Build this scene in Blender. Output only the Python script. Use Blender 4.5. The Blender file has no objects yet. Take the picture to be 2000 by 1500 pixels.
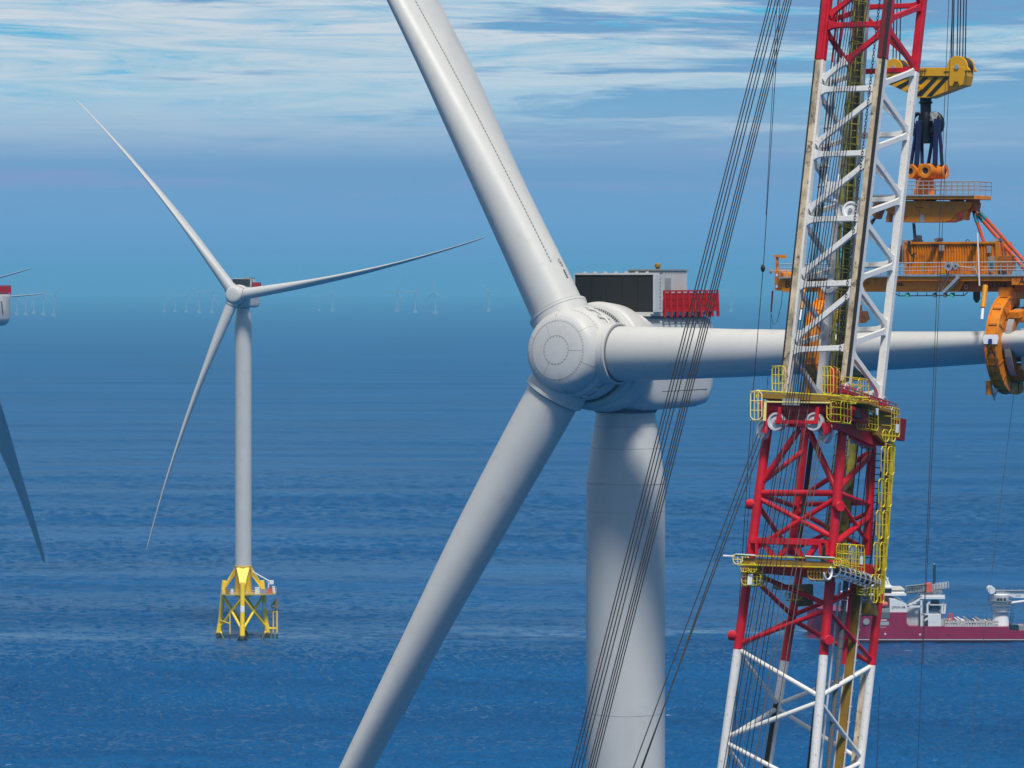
import bpy, math, random
from mathutils import Vector, Matrix
random.seed(7)
S = bpy.context.scene
COL = S.collection
R = math.radians
V = Vector

# ------------------------------------------------------------------ camera, sky, sun, exposure
H = 109.9            # camera height above the sea (m)
F = 6000.0           # focal length in pixels of the 2000 px wide photograph
HY = 556.0           # photo row of the horizon
cam = bpy.data.cameras.new("camera")
cam.sensor_width = 36.0
cam.lens = 36.0 * F / 2000.0
cam.shift_y = -(750.0 - HY) / 2000.0
cam.clip_start = 1.0
cam.clip_end = 120000.0
camo = bpy.data.objects.new("camera", cam)
camo.location = (0, 0, H)
camo.rotation_euler = (R(90), 0, 0)
COL.objects.link(camo)
S.camera = camo
S.view_settings.view_transform = 'Standard'
S.view_settings.look = 'None'
S.view_settings.gamma = 1.0
EXPO = 0.5
S.view_settings.exposure = EXPO
S.cycles.max_bounces = 6
S.cycles.volume_bounces = 0
S.cycles.caustics_reflective = False
S.cycles.caustics_refractive = False

SUN_EL, SUN_AZ = 60.0, 14.0       # sun behind the camera, veiled by thin high cloud, so its light is soft
sun = bpy.data.lights.new("sun", 'SUN')
sun.energy = 2.9
sun.angle = R(10)
sun.color = (1.0, 0.94, 0.85)
suno = bpy.data.objects.new("sun", sun)
sd = V((math.sin(R(SUN_AZ)) * math.cos(R(SUN_EL)), -math.cos(R(SUN_AZ)) * math.cos(R(SUN_EL)), math.sin(R(SUN_EL))))
suno.rotation_euler = sd.to_track_quat('Z', 'Y').to_euler()
suno.location = (0, -50, 300)
COL.objects.link(suno)


def srgb(r, g, b):
    def c(v):
        v /= 255.0
        return v / 12.92 if v <= 0.04045 else ((v + 0.055) / 1.055) ** 2.4
    return (c(r), c(g), c(b), 1.0)


class NT:
    """tiny helper for node trees"""
    def __init__(self, tree):
        self.t = tree
        tree.nodes.clear()

    def n(self, kind, **kw):
        nd = self.t.nodes.new(kind)
        for k, v in kw.items():
            setattr(nd, k, v)
        return nd

    def l(self, a, b):
        self.t.links.new(a, b)

    def math(self, op, a, b=None, clamp=False):
        nd = self.n('ShaderNodeMath', operation=op, use_clamp=clamp)
        for i, v in enumerate((a, b)):
            if v is None:
                continue
            if isinstance(v, (int, float)):
                nd.inputs[i].default_value = v
            else:
                self.l(v, nd.inputs[i])
        return nd.outputs[0]

    def mix(self, fac, a, b, blend='MIX'):
        nd = self.n('ShaderNodeMix', data_type='RGBA', blend_type=blend)
        for sock, v in ((nd.inputs[0], fac), (nd.inputs[6], a), (nd.inputs[7], b)):
            if isinstance(v, (int, float)):
                sock.default_value = v
            elif isinstance(v, tuple):
                sock.default_value = v
            else:
                self.l(v, sock)
        return nd.outputs[2]

    def ramp(self, fac, stops, interp='LINEAR'):
        nd = self.n('ShaderNodeValToRGB')
        nd.color_ramp.interpolation = interp
        el = nd.color_ramp.elements
        while len(el) < len(stops):
            el.new(0.5)
        for e, (p, c) in zip(el, stops):
            e.position = p
            e.color = c if isinstance(c, tuple) else (c, c, c, 1)
        self.l(fac, nd.inputs[0])
        return nd.outputs[0]

    def noise(self, vec, scale, detail=4, rough=0.55, dist=0.0):
        nd = self.n('ShaderNodeTexNoise')
        nd.inputs['Scale'].default_value = scale
        nd.inputs['Detail'].default_value = detail
        nd.inputs['Roughness'].default_value = rough
        nd.inputs['Distortion'].default_value = dist
        self.l(vec, nd.inputs['Vector'])
        return nd.outputs['Fac']

    def mapping(self, vec, scale, loc=(0, 0, 0), rot=(0, 0, 0)):
        nd = self.n('ShaderNodeMapping')
        nd.inputs['Scale'].default_value = scale
        nd.inputs['Location'].default_value = loc
        nd.inputs['Rotation'].default_value = rot
        self.l(vec, nd.inputs['Vector'])
        return nd.outputs[0]


W = bpy.data.worlds.new("World")
S.world = W
W.use_nodes = True
w = NT(W.node_tree)
BGS = 0.10
sky = w.n('ShaderNodeTexSky', sky_type='NISHITA')
sky.sun_disc = False
sky.sun_elevation = R(SUN_EL)
sky.sun_rotation = R(180 - SUN_AZ)
sky.altitude = 110
sky.air_density = 1.0
sky.dust_density = 1.0
sky.ozone_density = 1.5
tc = w.n('ShaderNodeTexCoord')
gen = tc.outputs['Generated']
sep = w.n('ShaderNodeSeparateXYZ')
w.l(gen, sep.inputs[0])
zz = sep.outputs['Z']


def sk(r, g, b, k=1.0):
    c = srgb(r, g, b)
    k *= 2 ** -EXPO
    return (c[0] * k / BGS, c[1] * k / BGS, c[2] * k / BGS, 1)


def base_ramp(z):
    f = w.math('DIVIDE', z, 0.125, clamp=True)
    return w.ramp(f, [(0.0, sk(92, 150, 198)), (0.07, sk(104, 157, 204)), (0.17, sk(114, 162, 208)), (0.30, sk(116, 160, 203)), (0.40, sk(142, 178, 211)), (0.50, sk(118, 192, 224)), (0.62, sk(94, 184, 221)), (0.85, sk(80, 174, 219)), (1.0, sk(78, 158, 212))])


low = base_ramp(zz)
# cloud streaks: noise stretched along the horizon, built from the view direction on the sky sphere
v1 = w.mapping(gen, (4.2, 4.2, 42.0), (1.3, 0.0, 0.35))
n1 = w.noise(v1, 1.0, 9, 0.66, 0.9)
v2 = w.mapping(gen, (14.0, 14.0, 190.0), (0.2, 3.0, 1.0))
n2 = w.noise(v2, 1.0, 9, 0.66, 1.2)
cl = w.math('ADD', w.math('MULTIPLY', n1, 0.6), w.math('MULTIPLY', n2, 0.4))
amount = w.ramp(w.math('DIVIDE', zz, 0.125, clamp=True), [(0.0, 0.0), (0.32, 0.0), (0.42, 0.40), (0.52, 0.72), (0.66, 0.92), (1.0, 0.97)])
cmask = w.ramp(cl, [(0.42, 0.0), (0.465, 0.7), (0.54, 1.0)])
cmask = w.math('MULTIPLY', cmask, amount)
v3 = w.mapping(gen, (7.0, 7.0, 95.0), (4.3, 1.0, 2.1))
n3 = w.noise(v3, 1.0, 7, 0.6, 0.4)
rightness = w.math('ADD', w.math('MULTIPLY', sep.outputs['X'], 0.8), 0.01)
dk = w.math('ADD', n3, rightness)
dmask = w.ramp(dk, [(0.52, 0.0), (0.60, 1.0)])
puff = w.ramp(n2, [(0.35, sk(184, 206, 222)), (0.62, sk(218, 223, 228))])
ccol = w.mix(dmask, puff, sk(122, 156, 198))
low2 = w.mix(cmask, low, ccol)
# faint pinkish bank of far cloud above the haze
v4 = w.mapping(gen, (9.0, 9.0, 120.0), (2.0, 0.0, 0.0))
n4 = w.noise(v4, 1.0, 5, 0.6, 0.3)
pm = w.math('MULTIPLY', w.ramp(n4, [(0.5, 0.0), (0.66, 0.5)]),
            w.ramp(w.math('DIVIDE', zz, 0.125, clamp=True), [(0.16, 0.0), (0.27, 1.0), (0.38, 0.0)]))
low3 = w.mix(pm, low2, sk(150, 158, 205))
# above the low bank of sky the Nishita sky takes over
up = w.ramp(w.math('DIVIDE', zz, 0.4, clamp=True), [(0.31, 0.0), (0.8, 1.0)])
dim = w.mix(1.0, sky.outputs[0], (0.40, 0.43, 0.48, 1), 'MULTIPLY')
allsky0 = w.mix(up, low3, dim)
# thin bright cloud overhead
v5 = w.mapping(gen, (2.2, 2.2, 2.2), (0.4, 0.2, 0.0))
hi = w.math('MULTIPLY', w.ramp(zz, [(0.50, 0.0), (0.80, 1.0)]), w.ramp(w.noise(v5, 1.0, 5, 0.6, 0.4), [(0.30, 0.45), (0.60, 1.0)]))
allsky = w.mix(hi, allsky0, (6.2, 6.1, 5.9, 1))
bg = w.n('ShaderNodeBackground')
bg.inputs['Strength'].default_value = BGS
w.l(allsky, bg.inputs['Color'])
wo = w.n('ShaderNodeOutputWorld')
w.l(bg.outputs[0], wo.inputs['Surface'])


# ------------------------------------------------------------------ photo pixel -> world point
def P(px, py, Y):
    return V(((px - 1000.0) / F * Y, Y, H - (py - HY) / F * Y))


class Plane:
    """a real plane in the world; at() gives the point of it seen at a photo pixel"""
    def __init__(self, p0, n):
        self.p0 = V(p0)
        self.n = V(n).normalized()

    def at(self, px, py, out=0.0):
        o = V((0, 0, H))
        d = V(((px - 1000.0) / F, 1.0, -(py - HY) / F))
        p0 = self.p0 + self.n * out
        t = (p0 - o).dot(self.n) / d.dot(self.n)
        return o + d * t


# ------------------------------------------------------------------ materials
MATS = {}


def mat(name, rgb, rough=0.5, metal=0.0, var=0.06, vscale=1.5, dirt=None, dirt_amt=0.0, dirt_scale=3.0, spec=0.5, coat=0.0, streak=None, bump=0.0):
    """painted or bare surface: base colour with slight procedural variation, optional dirt specks"""
    if name in MATS:
        return MATS[name]
    m = bpy.data.materials.new(name)
    m.use_nodes = True
    t = NT(m.node_tree)
    pr = t.n('ShaderNodeBsdfPrincipled')
    out = t.n('ShaderNodeOutputMaterial')
    t.l(pr.outputs[0], out.inputs['Surface'])
    tcn = t.n('ShaderNodeTexCoord')
    o = tcn.outputs['Object']
    n = t.noise(o, vscale, 5, 0.6)
    base = tuple(rgb) + (1,) if len(rgb) == 3 else tuple(rgb)
    k1 = tuple(c * (1 - var) for c in base[:3]) + (1,)
    k2 = tuple(min(1, c * (1 + var)) for c in base[:3]) + (1,)
    c = t.ramp(n, [(0.3, k1), (0.7, k2)])
    if dirt is not None:
        nd = t.noise(o, dirt_scale, 6, 0.7, 0.2)
        msk = t.ramp(nd, [(0.60 - 0.06 * dirt_amt, 0.0), (0.70 - 0.03 * dirt_amt, min(1.0, dirt_amt))])
        c = t.mix(msk, c, tuple(dirt) + (1,))
    if streak is not None:
        sv = t.mapping(o, streak[1])
        ns = t.noise(sv, 1.0, 5, 0.65)
        msk = t.ramp(ns, [(0.50, 0.0), (0.72, streak[2])])
        c = t.mix(msk, c, tuple(streak[0]) + (1,))
    t.l(c, pr.inputs['Base Color'])
    rn = t.ramp(n, [(0.3, max(0.02, rough - 0.06)), (0.7, min(1, rough + 0.08))])
    t.l(rn, pr.inputs['Roughness'])
    pr.inputs['Metallic'].default_value = metal
    pr.inputs['Specular IOR Level'].default_value = spec
    pr.inputs['Coat Weight'].default_value = coat
    if bump:
        bp = t.n('ShaderNodeBump')
        bp.inputs['Strength'].default_value = bump
        bp.inputs['Distance'].default_value = 0.03
        t.l(t.noise(o, vscale * 6, 4), bp.inputs['Height'])
        t.l(bp.outputs[0], pr.inputs['Normal'])
    MATS[name] = m
    return m


M_TURB = mat('turbine_paint', (0.50, 0.505, 0.49), 0.45, spec=0.4, dirt=(0.40, 0.385, 0.36), dirt_amt=0.45, dirt_scale=0.9, var=0.035, vscale=0.35, streak=((0.42, 0.43, 0.44), (0.5, 0.5, 0.06), 0.16))
M_TOWER = mat('tower_paint', (0.50, 0.505, 0.49), 0.42, dirt=(0.40, 0.39, 0.37), dirt_amt=0.4, dirt_scale=0.5, var=0.04, vscale=0.3, streak=((0.40, 0.42, 0.43), (0.9, 0.9, 0.03), 0.22))
M_SEAM = mat('panel_gap', (0.14, 0.145, 0.15), 0.7)
M_JOINT = mat('tower_joint', (0.43, 0.43, 0.43), 0.6)
M_JOINT2 = mat('strip_grey', (0.32, 0.32, 0.32), 0.6)
M_BOLT = mat('bolt_steel', (0.17, 0.175, 0.18), 0.5, 0.4)
M_GRID = mat('radiator_mesh', (0.018, 0.020, 0.020), 0.75, var=0.2, vscale=14)
M_GREY = mat('grey_metal', (0.33, 0.34, 0.34), 0.5, 0.2, var=0.1, vscale=2, dirt=(0.12, 0.11, 0.1), dirt_amt=0.35)
M_PALE = mat('pale_cabinet', (0.52, 0.53, 0.52), 0.5, var=0.05)
M_RED_RAIL = mat('signal_red', (0.46, 0.008, 0.012), 0.45, var=0.1, vscale=2)
M_YJ = mat('jacket_yellow', (0.92, 0.62, 0.0), 0.45, var=0.06, vscale=0.8, dirt=(0.45, 0.3, 0.03), dirt_amt=0.25, dirt_scale=0.8)
def tide_band(m):
    t = m.node_tree
    pr = [n for n in t.nodes if n.type == 'BSDF_PRINCIPLED'][0]
    src = pr.inputs['Base Color'].links[0].from_socket
    g = t.nodes.new('ShaderNodeNewGeometry')
    sx_ = t.nodes.new('ShaderNodeSeparateXYZ')
    t.links.new(g.outputs['Position'], sx_.inputs[0])
    nz = t.nodes.new('ShaderNodeTexNoise')
    nz.inputs['Scale'].default_value = 0.9
    t.links.new(g.outputs['Position'], nz.inputs['Vector'])
    ad = t.nodes.new('ShaderNodeMath')
    ad.operation = 'MULTIPLY_ADD'
    t.links.new(nz.outputs['Fac'], ad.inputs[0])
    ad.inputs[1].default_value = -0.7
    t.links.new(sx_.outputs['Z'], ad.inputs[2])
    rp = t.nodes.new('ShaderNodeValToRGB')
    rp.color_ramp.elements[0].position = 0.25
    rp.color_ramp.elements[0].color = (1, 1, 1, 1)
    rp.color_ramp.elements[1].position = 0.75
    rp.color_ramp.elements[1].color = (0, 0, 0, 1)
    t.links.new(ad.outputs[0], rp.inputs[0])
    mx = t.nodes.new('ShaderNodeMix')
    mx.data_type = 'RGBA'
    t.links.new(rp.outputs[0], mx.inputs[0])
    t.links.new(src, mx.inputs[6])
    mx.inputs[7].default_value = (0.05, 0.05, 0.02, 1)
    t.links.new(mx.outputs[2], pr.inputs['Base Color'])
tide_band(M_YJ)
M_CRED = mat('crane_red', (0.52, 0.004, 0.018), 0.42, var=0.16, vscale=1.2, dirt=(0.22, 0.006, 0.012), dirt_amt=0.4, dirt_scale=2.2)
M_CWHITE = mat('crane_white', (0.72, 0.71, 0.68), 0.45, var=0.04, vscale=1.2, dirt=(0.16, 0.13, 0.10), dirt_amt=0.6, dirt_scale=7.0)
M_RAIL = mat('greasy_guide_rail', (0.56, 0.45, 0.30), 0.55, var=0.3, vscale=1.2, dirt=(0.06, 0.045, 0.03), dirt_amt=1.0, dirt_scale=2.2, streak=((0.10, 0.08, 0.06), (1.5, 1.5, 0.7), 0.85))
M_BLACK = mat('black_rubber', (0.018, 0.017, 0.017), 0.65, var=0.3, vscale=3)
M_YEL = mat('safety_yellow', (0.60, 0.48, 0.015), 0.5, var=0.15, vscale=2, dirt=(0.22, 0.15, 0.03), dirt_amt=0.5, dirt_scale=2.5)
M_LIME = mat('lime_ladder', (0.25, 0.235, 0.03), 0.55, var=0.25, vscale=2.2, dirt=(0.05, 0.045, 0.02), dirt_amt=1.0, dirt_scale=1.6)
M_OCHRE = mat('ochre_plate', (0.24, 0.135, 0.012), 0.6, var=0.2, vscale=1.2, dirt=(0.10, 0.06, 0.02), dirt_amt=0.5)
M_ROPE = mat('wire_rope', (0.016, 0.014, 0.013), 0.6, 0.2, var=0.3, vscale=20)
M_ROPE2 = mat('dusty_rope', (0.13, 0.105, 0.09), 0.6, 0.2, var=0.3, vscale=20)
M_STEEL = mat('galvanised_steel', (0.45, 0.46, 0.48), 0.42, 0.5, var=0.12, vscale=3)
M_SHEAVE = mat('sheave_grey', (0.50, 0.52, 0.55), 0.45, 0.1, var=0.1, vscale=3)
M_ORANGE = mat('yoke_orange', (0.70, 0.215, 0.003), 0.45, var=0.12, vscale=0.9, dirt=(0.22, 0.06, 0.01), dirt_amt=0.8, dirt_scale=1.5, streak=((0.26, 0.07, 0.01), (2.0, 2.0, 0.35), 0.55))
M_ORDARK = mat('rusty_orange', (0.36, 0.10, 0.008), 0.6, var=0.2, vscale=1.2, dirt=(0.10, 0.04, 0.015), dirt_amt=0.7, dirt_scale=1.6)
M_HOOKY = mat('hook_block_yellow', (0.74, 0.36, 0.004), 0.42, var=0.06, vscale=1.0, dirt=(0.35, 0.15, 0.01), dirt_amt=0.3)
M_BLUE = mat('blue_sling_webbing', (0.004, 0.014, 0.075), 0.8, var=0.3, vscale=3)
M_OSLING = mat('orange_sling_webbing', (0.50, 0.070, 0.015), 0.8, var=0.25, vscale=3)
M_TEAL = mat('teal_sleeve', (0.02, 0.20, 0.28), 0.7, var=0.2)
M_HOOK = mat('hook_iron', (0.014, 0.016, 0.022), 0.38, 0.5, var=0.3, vscale=2)
M_RAG = mat('grey_cloth', (0.40, 0.38, 0.36), 0.9, var=0.3, vscale=6)
M_WHITE = mat('white_paint', (0.76, 0.77, 0.78), 0.45, var=0.05)
M_MAROON = mat('maroon_hull', (0.25, 0.002, 0.042), 0.4, var=0.08, vscale=0.25, dirt=(0.10, 0.006, 0.03), dirt_amt=0.4, dirt_scale=0.35)
M_MAROON2 = mat('dark_boot_top', (0.10, 0.01, 0.035), 0.5, var=0.1)
M_SHIPW = mat('ship_white', (0.68, 0.70, 0.71), 0.45, var=0.05, vscale=0.3, dirt=(0.42, 0.42, 0.42), dirt_amt=0.5, dirt_scale=0.5)
M_SHIPG = mat('ship_grey', (0.24, 0.26, 0.28), 0.55, var=0.12, vscale=0.4)
M_DARK = mat('dark_glass', (0.015, 0.02, 0.035), 0.2, var=0.2)
M_NAVY = mat('navy_paint', (0.010, 0.028, 0.065), 0.45, var=0.15)
M_CORAL = mat('rescue_orange', (0.62, 0.10, 0.05), 0.5)
M_TXT = mat('black_lettering', (0.012, 0.011, 0.011), 0.6)
M_TXTW = mat('white_lettering', (0.72, 0.70, 0.72), 0.6)
M_LAMPG = bpy.data.materials.new('green_lamp')
M_LAMPG.use_nodes = True
_b = M_LAMPG.node_tree.nodes['Principled BSDF']
_b.inputs['Base Color'].default_value = (0.05, 0.6, 0.35, 1)
_b.inputs['Emission Color'].default_value = (0.1, 0.9, 0.55, 1)
_b.inputs['Emission Strength'].default_value = 0.15


# ------------------------------------------------------------------ mesh helpers
class MB:
    def __init__(self):
        self.v, self.f, self.s = [], [], []

    def add(self, verts, faces, smooth=False):
        b = len(self.v)
        self.v.extend(V(x) for x in verts)
        for fc in faces:
            self.f.append([b + i for i in fc])
            self.s.append(smooth)
        return self

    def prism(self, poly, ext):
        """polygon (list of points) extruded by vector ext"""
        n = len(poly)
        ext = V(ext)
        a = [V(p) for p in poly]
        nrm = V((0, 0, 0))
        for i in range(n):
            nrm += a[i].cross(a[(i + 1) % n])
        if nrm.dot(ext) > 0:
            a = a[::-1]
        vs = a + [p + ext for p in a]
        fs = [list(range(n)), list(range(2 * n - 1, n - 1, -1))]
        fs += [[i, n + i, n + (i + 1) % n, (i + 1) % n] for i in range(n)]
        return self.add(vs, [x[::-1] if False else x for x in fs])

    def box(self, c, ax, ay, az):
        """box from centre and three half-axis vectors"""
        c, ax, ay, az = V(c), V(ax), V(ay), V(az)
        return self.prism([c - ax - ay - az, c + ax - ay - az, c + ax + ay - az, c - ax + ay - az], az * 2)

    def cube(self, x0, x1, y0, y1, z0, z1):
        return self.box(((x0 + x1) / 2, (y0 + y1) / 2, (z0 + z1) / 2), ((x1 - x0) / 2, 0, 0), (0, (y1 - y0) / 2, 0), (0, 0, (z1 - z0) / 2))

    def bar(self, p, q, a, b, side):
        """rectangular bar from p to q; a = half width along side, b = half width across"""
        p, q, side = V(p), V(q), V(side)
        d = (q - p).normalized()
        s = (side - d * side.dot(d)).normalized()
        t = d.cross(s)
        return self.box((p + q) / 2, s * a, t * b, (q - p) / 2)

    def tube(self, p, q, r, r2=None, n=12, caps=True):
        p, q = V(p), V(q)
        r2 = r if r2 is None else r2
        d = (q - p).normalized()
        s = d.orthogonal().normalized()
        t = d.cross(s)
        ring = lambda c, rr: [c + (s * math.cos(2 * math.pi * i / n) + t * math.sin(2 * math.pi * i / n)) * rr for i in range(n)]
        vs = ring(p, r) + ring(q, r2)
        self.add(vs, [[i, (i + 1) % n, n + (i + 1) % n, n + i] for i in range(n)], True)
        if caps:
            self.add(ring(p, r), [list(range(n))[::-1]])
            self.add(ring(q, r2), [list(range(n))])
        return self

    def path(self, pts, r, n=6, closed=False):
        """round bar swept along a polyline"""
        pts = [V(p) for p in pts]
        m = len(pts)
        rings = []
        prev = None
        for i, p in enumerate(pts):
            if closed:
                d = pts[(i + 1) % m] - pts[i - 1]
            else:
                d = pts[min(i + 1, m - 1)] - pts[max(i - 1, 0)]
            d.normalize()
            s = d.orthogonal().normalized() if prev is None else (prev - d * prev.dot(d)).normalized()
            prev = s
            t = d.cross(s)
            rings.append([p + (s * math.cos(2 * math.pi * k / n) + t * math.sin(2 * math.pi * k / n)) * r for k in range(n)])
        vs = [x for rg in rings for x in rg]
        fs = []
        for i in range(m if closed else m - 1):
            j = (i + 1) % m
            fs += [[i * n + k, i * n + (k + 1) % n, j * n + (k + 1) % n, j * n + k] for k in range(n)]
        if not closed:
            fs += [list(range(n))[::-1], [(m - 1) * n + k for k in range(n)]]
        return self.add(vs, fs, True)

    def loft(self, rings, caps=True, smooth=True):
        n = len(rings[0])
        vs = [V(x) for rg in rings for x in rg]
        fs = []
        for i in range(len(rings) - 1):
            fs += [[i * n + k, i * n + (k + 1) % n, (i + 1) * n + (k + 1) % n, (i + 1) * n + k] for k in range(n)]
        self.add(vs, fs, smooth)
        if caps:
            self.add(rings[0], [list(range(n))[::-1]])
            self.add(rings[-1], [list(range(n))])
        return self

    def lathe(self, prof, origin, axis, n=48, caps=False, smooth=True):
        """profile of (radius, distance along axis) turned round the axis"""
        o, ax = V(origin), V(axis).normalized()
        s = ax.orthogonal().normalized()
        t = ax.cross(s)
        rings = [[o + ax * d + (s * math.cos(2 * math.pi * k / n) + t * math.sin(2 * math.pi * k / n)) * r for k in range(n)] for r, d in prof]
        return self.loft(rings, caps, smooth)


ORG = {}


def fix_normals(me):
    import bmesh
    bm = bmesh.new()
    bm.from_mesh(me)
    bmesh.ops.remove_doubles(bm, verts=bm.verts, dist=1e-4)
    bmesh.ops.recalc_face_normals(bm, faces=bm.faces)
    bm.to_mesh(me)
    bm.free()


def obj(name, mb, m, parent=None, bevel=0.0, angle=35):
    org = ORG.get(parent.name) if parent is not None else None
    me = bpy.data.meshes.new(name)
    vs = [v - org for v in mb.v] if org is not None else mb.v
    me.from_pydata([tuple(v) for v in vs], [], mb.f)
    for p, s in zip(me.polygons, mb.s):
        p.use_smooth = s
    fix_normals(me)
    if any(mb.s):
        me.set_sharp_from_angle(angle=R(angle))
    me.materials.append(m)
    o = bpy.data.objects.new(name, me)
    COL.objects.link(o)
    if parent is not None:
        o.parent = parent
        if org is not None:
            ORG[o.name] = org
    if bevel:
        b = o.modifiers.new('bevel', 'BEVEL')
        b.width = bevel
        b.segments = 2
        b.limit_method = 'ANGLE'
        b.angle_limit = R(40)
    return o


def tag(o, label, cat, group=None, kind=None):
    if kind:
        o['kind'] = kind
    if label:
        o['label'] = label
    if cat:
        o['category'] = cat
    if group:
        o['group'] = group
    return o


def empty(name, loc, rz=0.0, world=False):
    o = bpy.data.objects.new(name, None)
    o.location = loc
    o.rotation_euler = (0, 0, rz)
    o.empty_display_size = 2
    COL.objects.link(o)
    if world:
        ORG[o.name] = V(loc)      # its meshes are given in world coordinates
    return o


def copy_tree(o, parent=None):
    c = o.copy()
    COL.objects.link(c)
    c.parent = parent
    for ch in [x for x in bpy.data.objects if x.parent == o]:
        copy_tree(ch, c)
    return c


def text(name, s, size, origin, right, upv, m, parent, depth=0.01, align='CENTER'):
    cu = bpy.data.curves.new(name, 'FONT')
    cu.body = s
    cu.size = size
    cu.align_x = align
    cu.align_y = 'CENTER'
    cu.extrude = depth
    cu.resolution_u = 2
    tmp = bpy.data.objects.new(name + '_tmp', cu)
    me = bpy.data.meshes.new_from_object(tmp)
    bpy.data.objects.remove(tmp)
    bpy.data.curves.remove(cu)
    me.name = name
    r, u = V(right).normalized(), V(upv).normalized()
    u = (u - r * u.dot(r)).normalized()
    n = r.cross(u)
    org = ORG.get(parent.name, V((0, 0, 0)))
    M4 = Matrix(((r.x, u.x, n.x, 0), (r.y, u.y, n.y, 0), (r.z, u.z, n.z, 0), (0, 0, 0, 1)))
    me.transform(Matrix.Translation(V(origin) - org) @ M4)
    me.materials.clear()
    me.materials.append(m)
    o = bpy.data.objects.new(name, me)
    COL.objects.link(o)
    o.parent = parent
    return o


# ------------------------------------------------------------------ the sea and the air
def sea_material():
    m = bpy.data.materials.new('sea_water')
    m.use_nodes = True
    t = NT(m.node_tree)
    pr = t.n('ShaderNodeBsdfPrincipled')
    out = t.n('ShaderNodeOutputMaterial')
    t.l(pr.outputs[0], out.inputs['Surface'])
    geo = t.n('ShaderNodeNewGeometry')
    pos = geo.outputs['Position']
    # ripples too small to model
    c = t.noise(t.mapping(pos, (1.0, 1.3, 1), rot=(0, 0, R(14))), 1.0, 3, 0.65, 0.5)
    bp = t.n('ShaderNodeBump')
    bp.inputs['Strength'].default_value = 0.5
    bp.inputs['Distance'].default_value = 0.5
    t.l(c, bp.inputs['Height'])
    t.l(bp.outputs[0], pr.inputs['Normal'])
    # water colour: patches of slicks and wind-roughened water
    g = t.noise(t.mapping(pos, (0.0035, 0.010, 1), (3, 1, 0)), 1.0, 5, 0.6, 0.6)
    col = t.ramp(g, [(0.32, (0.0005, 0.042, 0.138, 1)), (0.68, (0.0008, 0.074, 0.220, 1))])
    fo = t.noise(t.mapping(pos, (0.07, 0.16, 1), (5, 2, 0)), 1.0, 6, 0.7, 0.4)
    fb = t.noise(t.mapping(pos, (0.004, 0.012, 1), (1, 7, 0)), 1.0, 3, 0.6, 0.2)
    fm = t.math('MULTIPLY', t.ramp(fo, [(0.66, 0.0), (0.71, 0.8)]), t.ramp(fb, [(0.50, 0.0), (0.60, 0.75)]))
    # the drifting wake of the ship: a long pale streak on the water
    sp = t.n('ShaderNodeSeparateXYZ')
    t.l(pos, sp.inputs[0])
    wn = t.noise(t.mapping(pos, (0.012, 0.03, 1), (2, 9, 0)), 1.0, 4, 0.6, 0.3)
    wy = t.math('ADD', sp.outputs['Y'], t.math('MULTIPLY', wn, 26.0))
    wd = t.math('ABSOLUTE', t.math('SUBTRACT', wy, 985.0))
    wm = t.math('MULTIPLY', t.ramp(t.math('DIVIDE', wd, 30.0, clamp=True), [(0.0, 1.0), (0.6, 0.0)]), t.ramp(fo, [(0.40, 0.0), (0.62, 0.55)]))
    wm = t.math('MULTIPLY', wm, t.ramp(wn, [(0.38, 0.0), (0.55, 1.0)]))
    col = t.mix(wm, col, (0.20, 0.33, 0.45, 1))
    col = t.mix(fm, col, (0.45, 0.52, 0.58, 1))
    t.l(col, pr.inputs['Base Color'])
    # far out the waves are too small to model, so the water there is rougher instead
    ln = t.n('ShaderNodeVectorMath', operation='LENGTH')
    t.l(pos, ln.inputs[0])
    rr = t.ramp(t.math('DIVIDE', ln.outputs['Value'], 6000.0, clamp=True), [(0.10, 0.22), (0.35, 0.36), (0.8, 0.50)])
    t.l(rr, pr.inputs['Roughness'])
    pr.inputs['IOR'].default_value = 1.33
    pr.inputs['Specular IOR Level'].default_value = 0.18
    return m


import numpy as np


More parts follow.
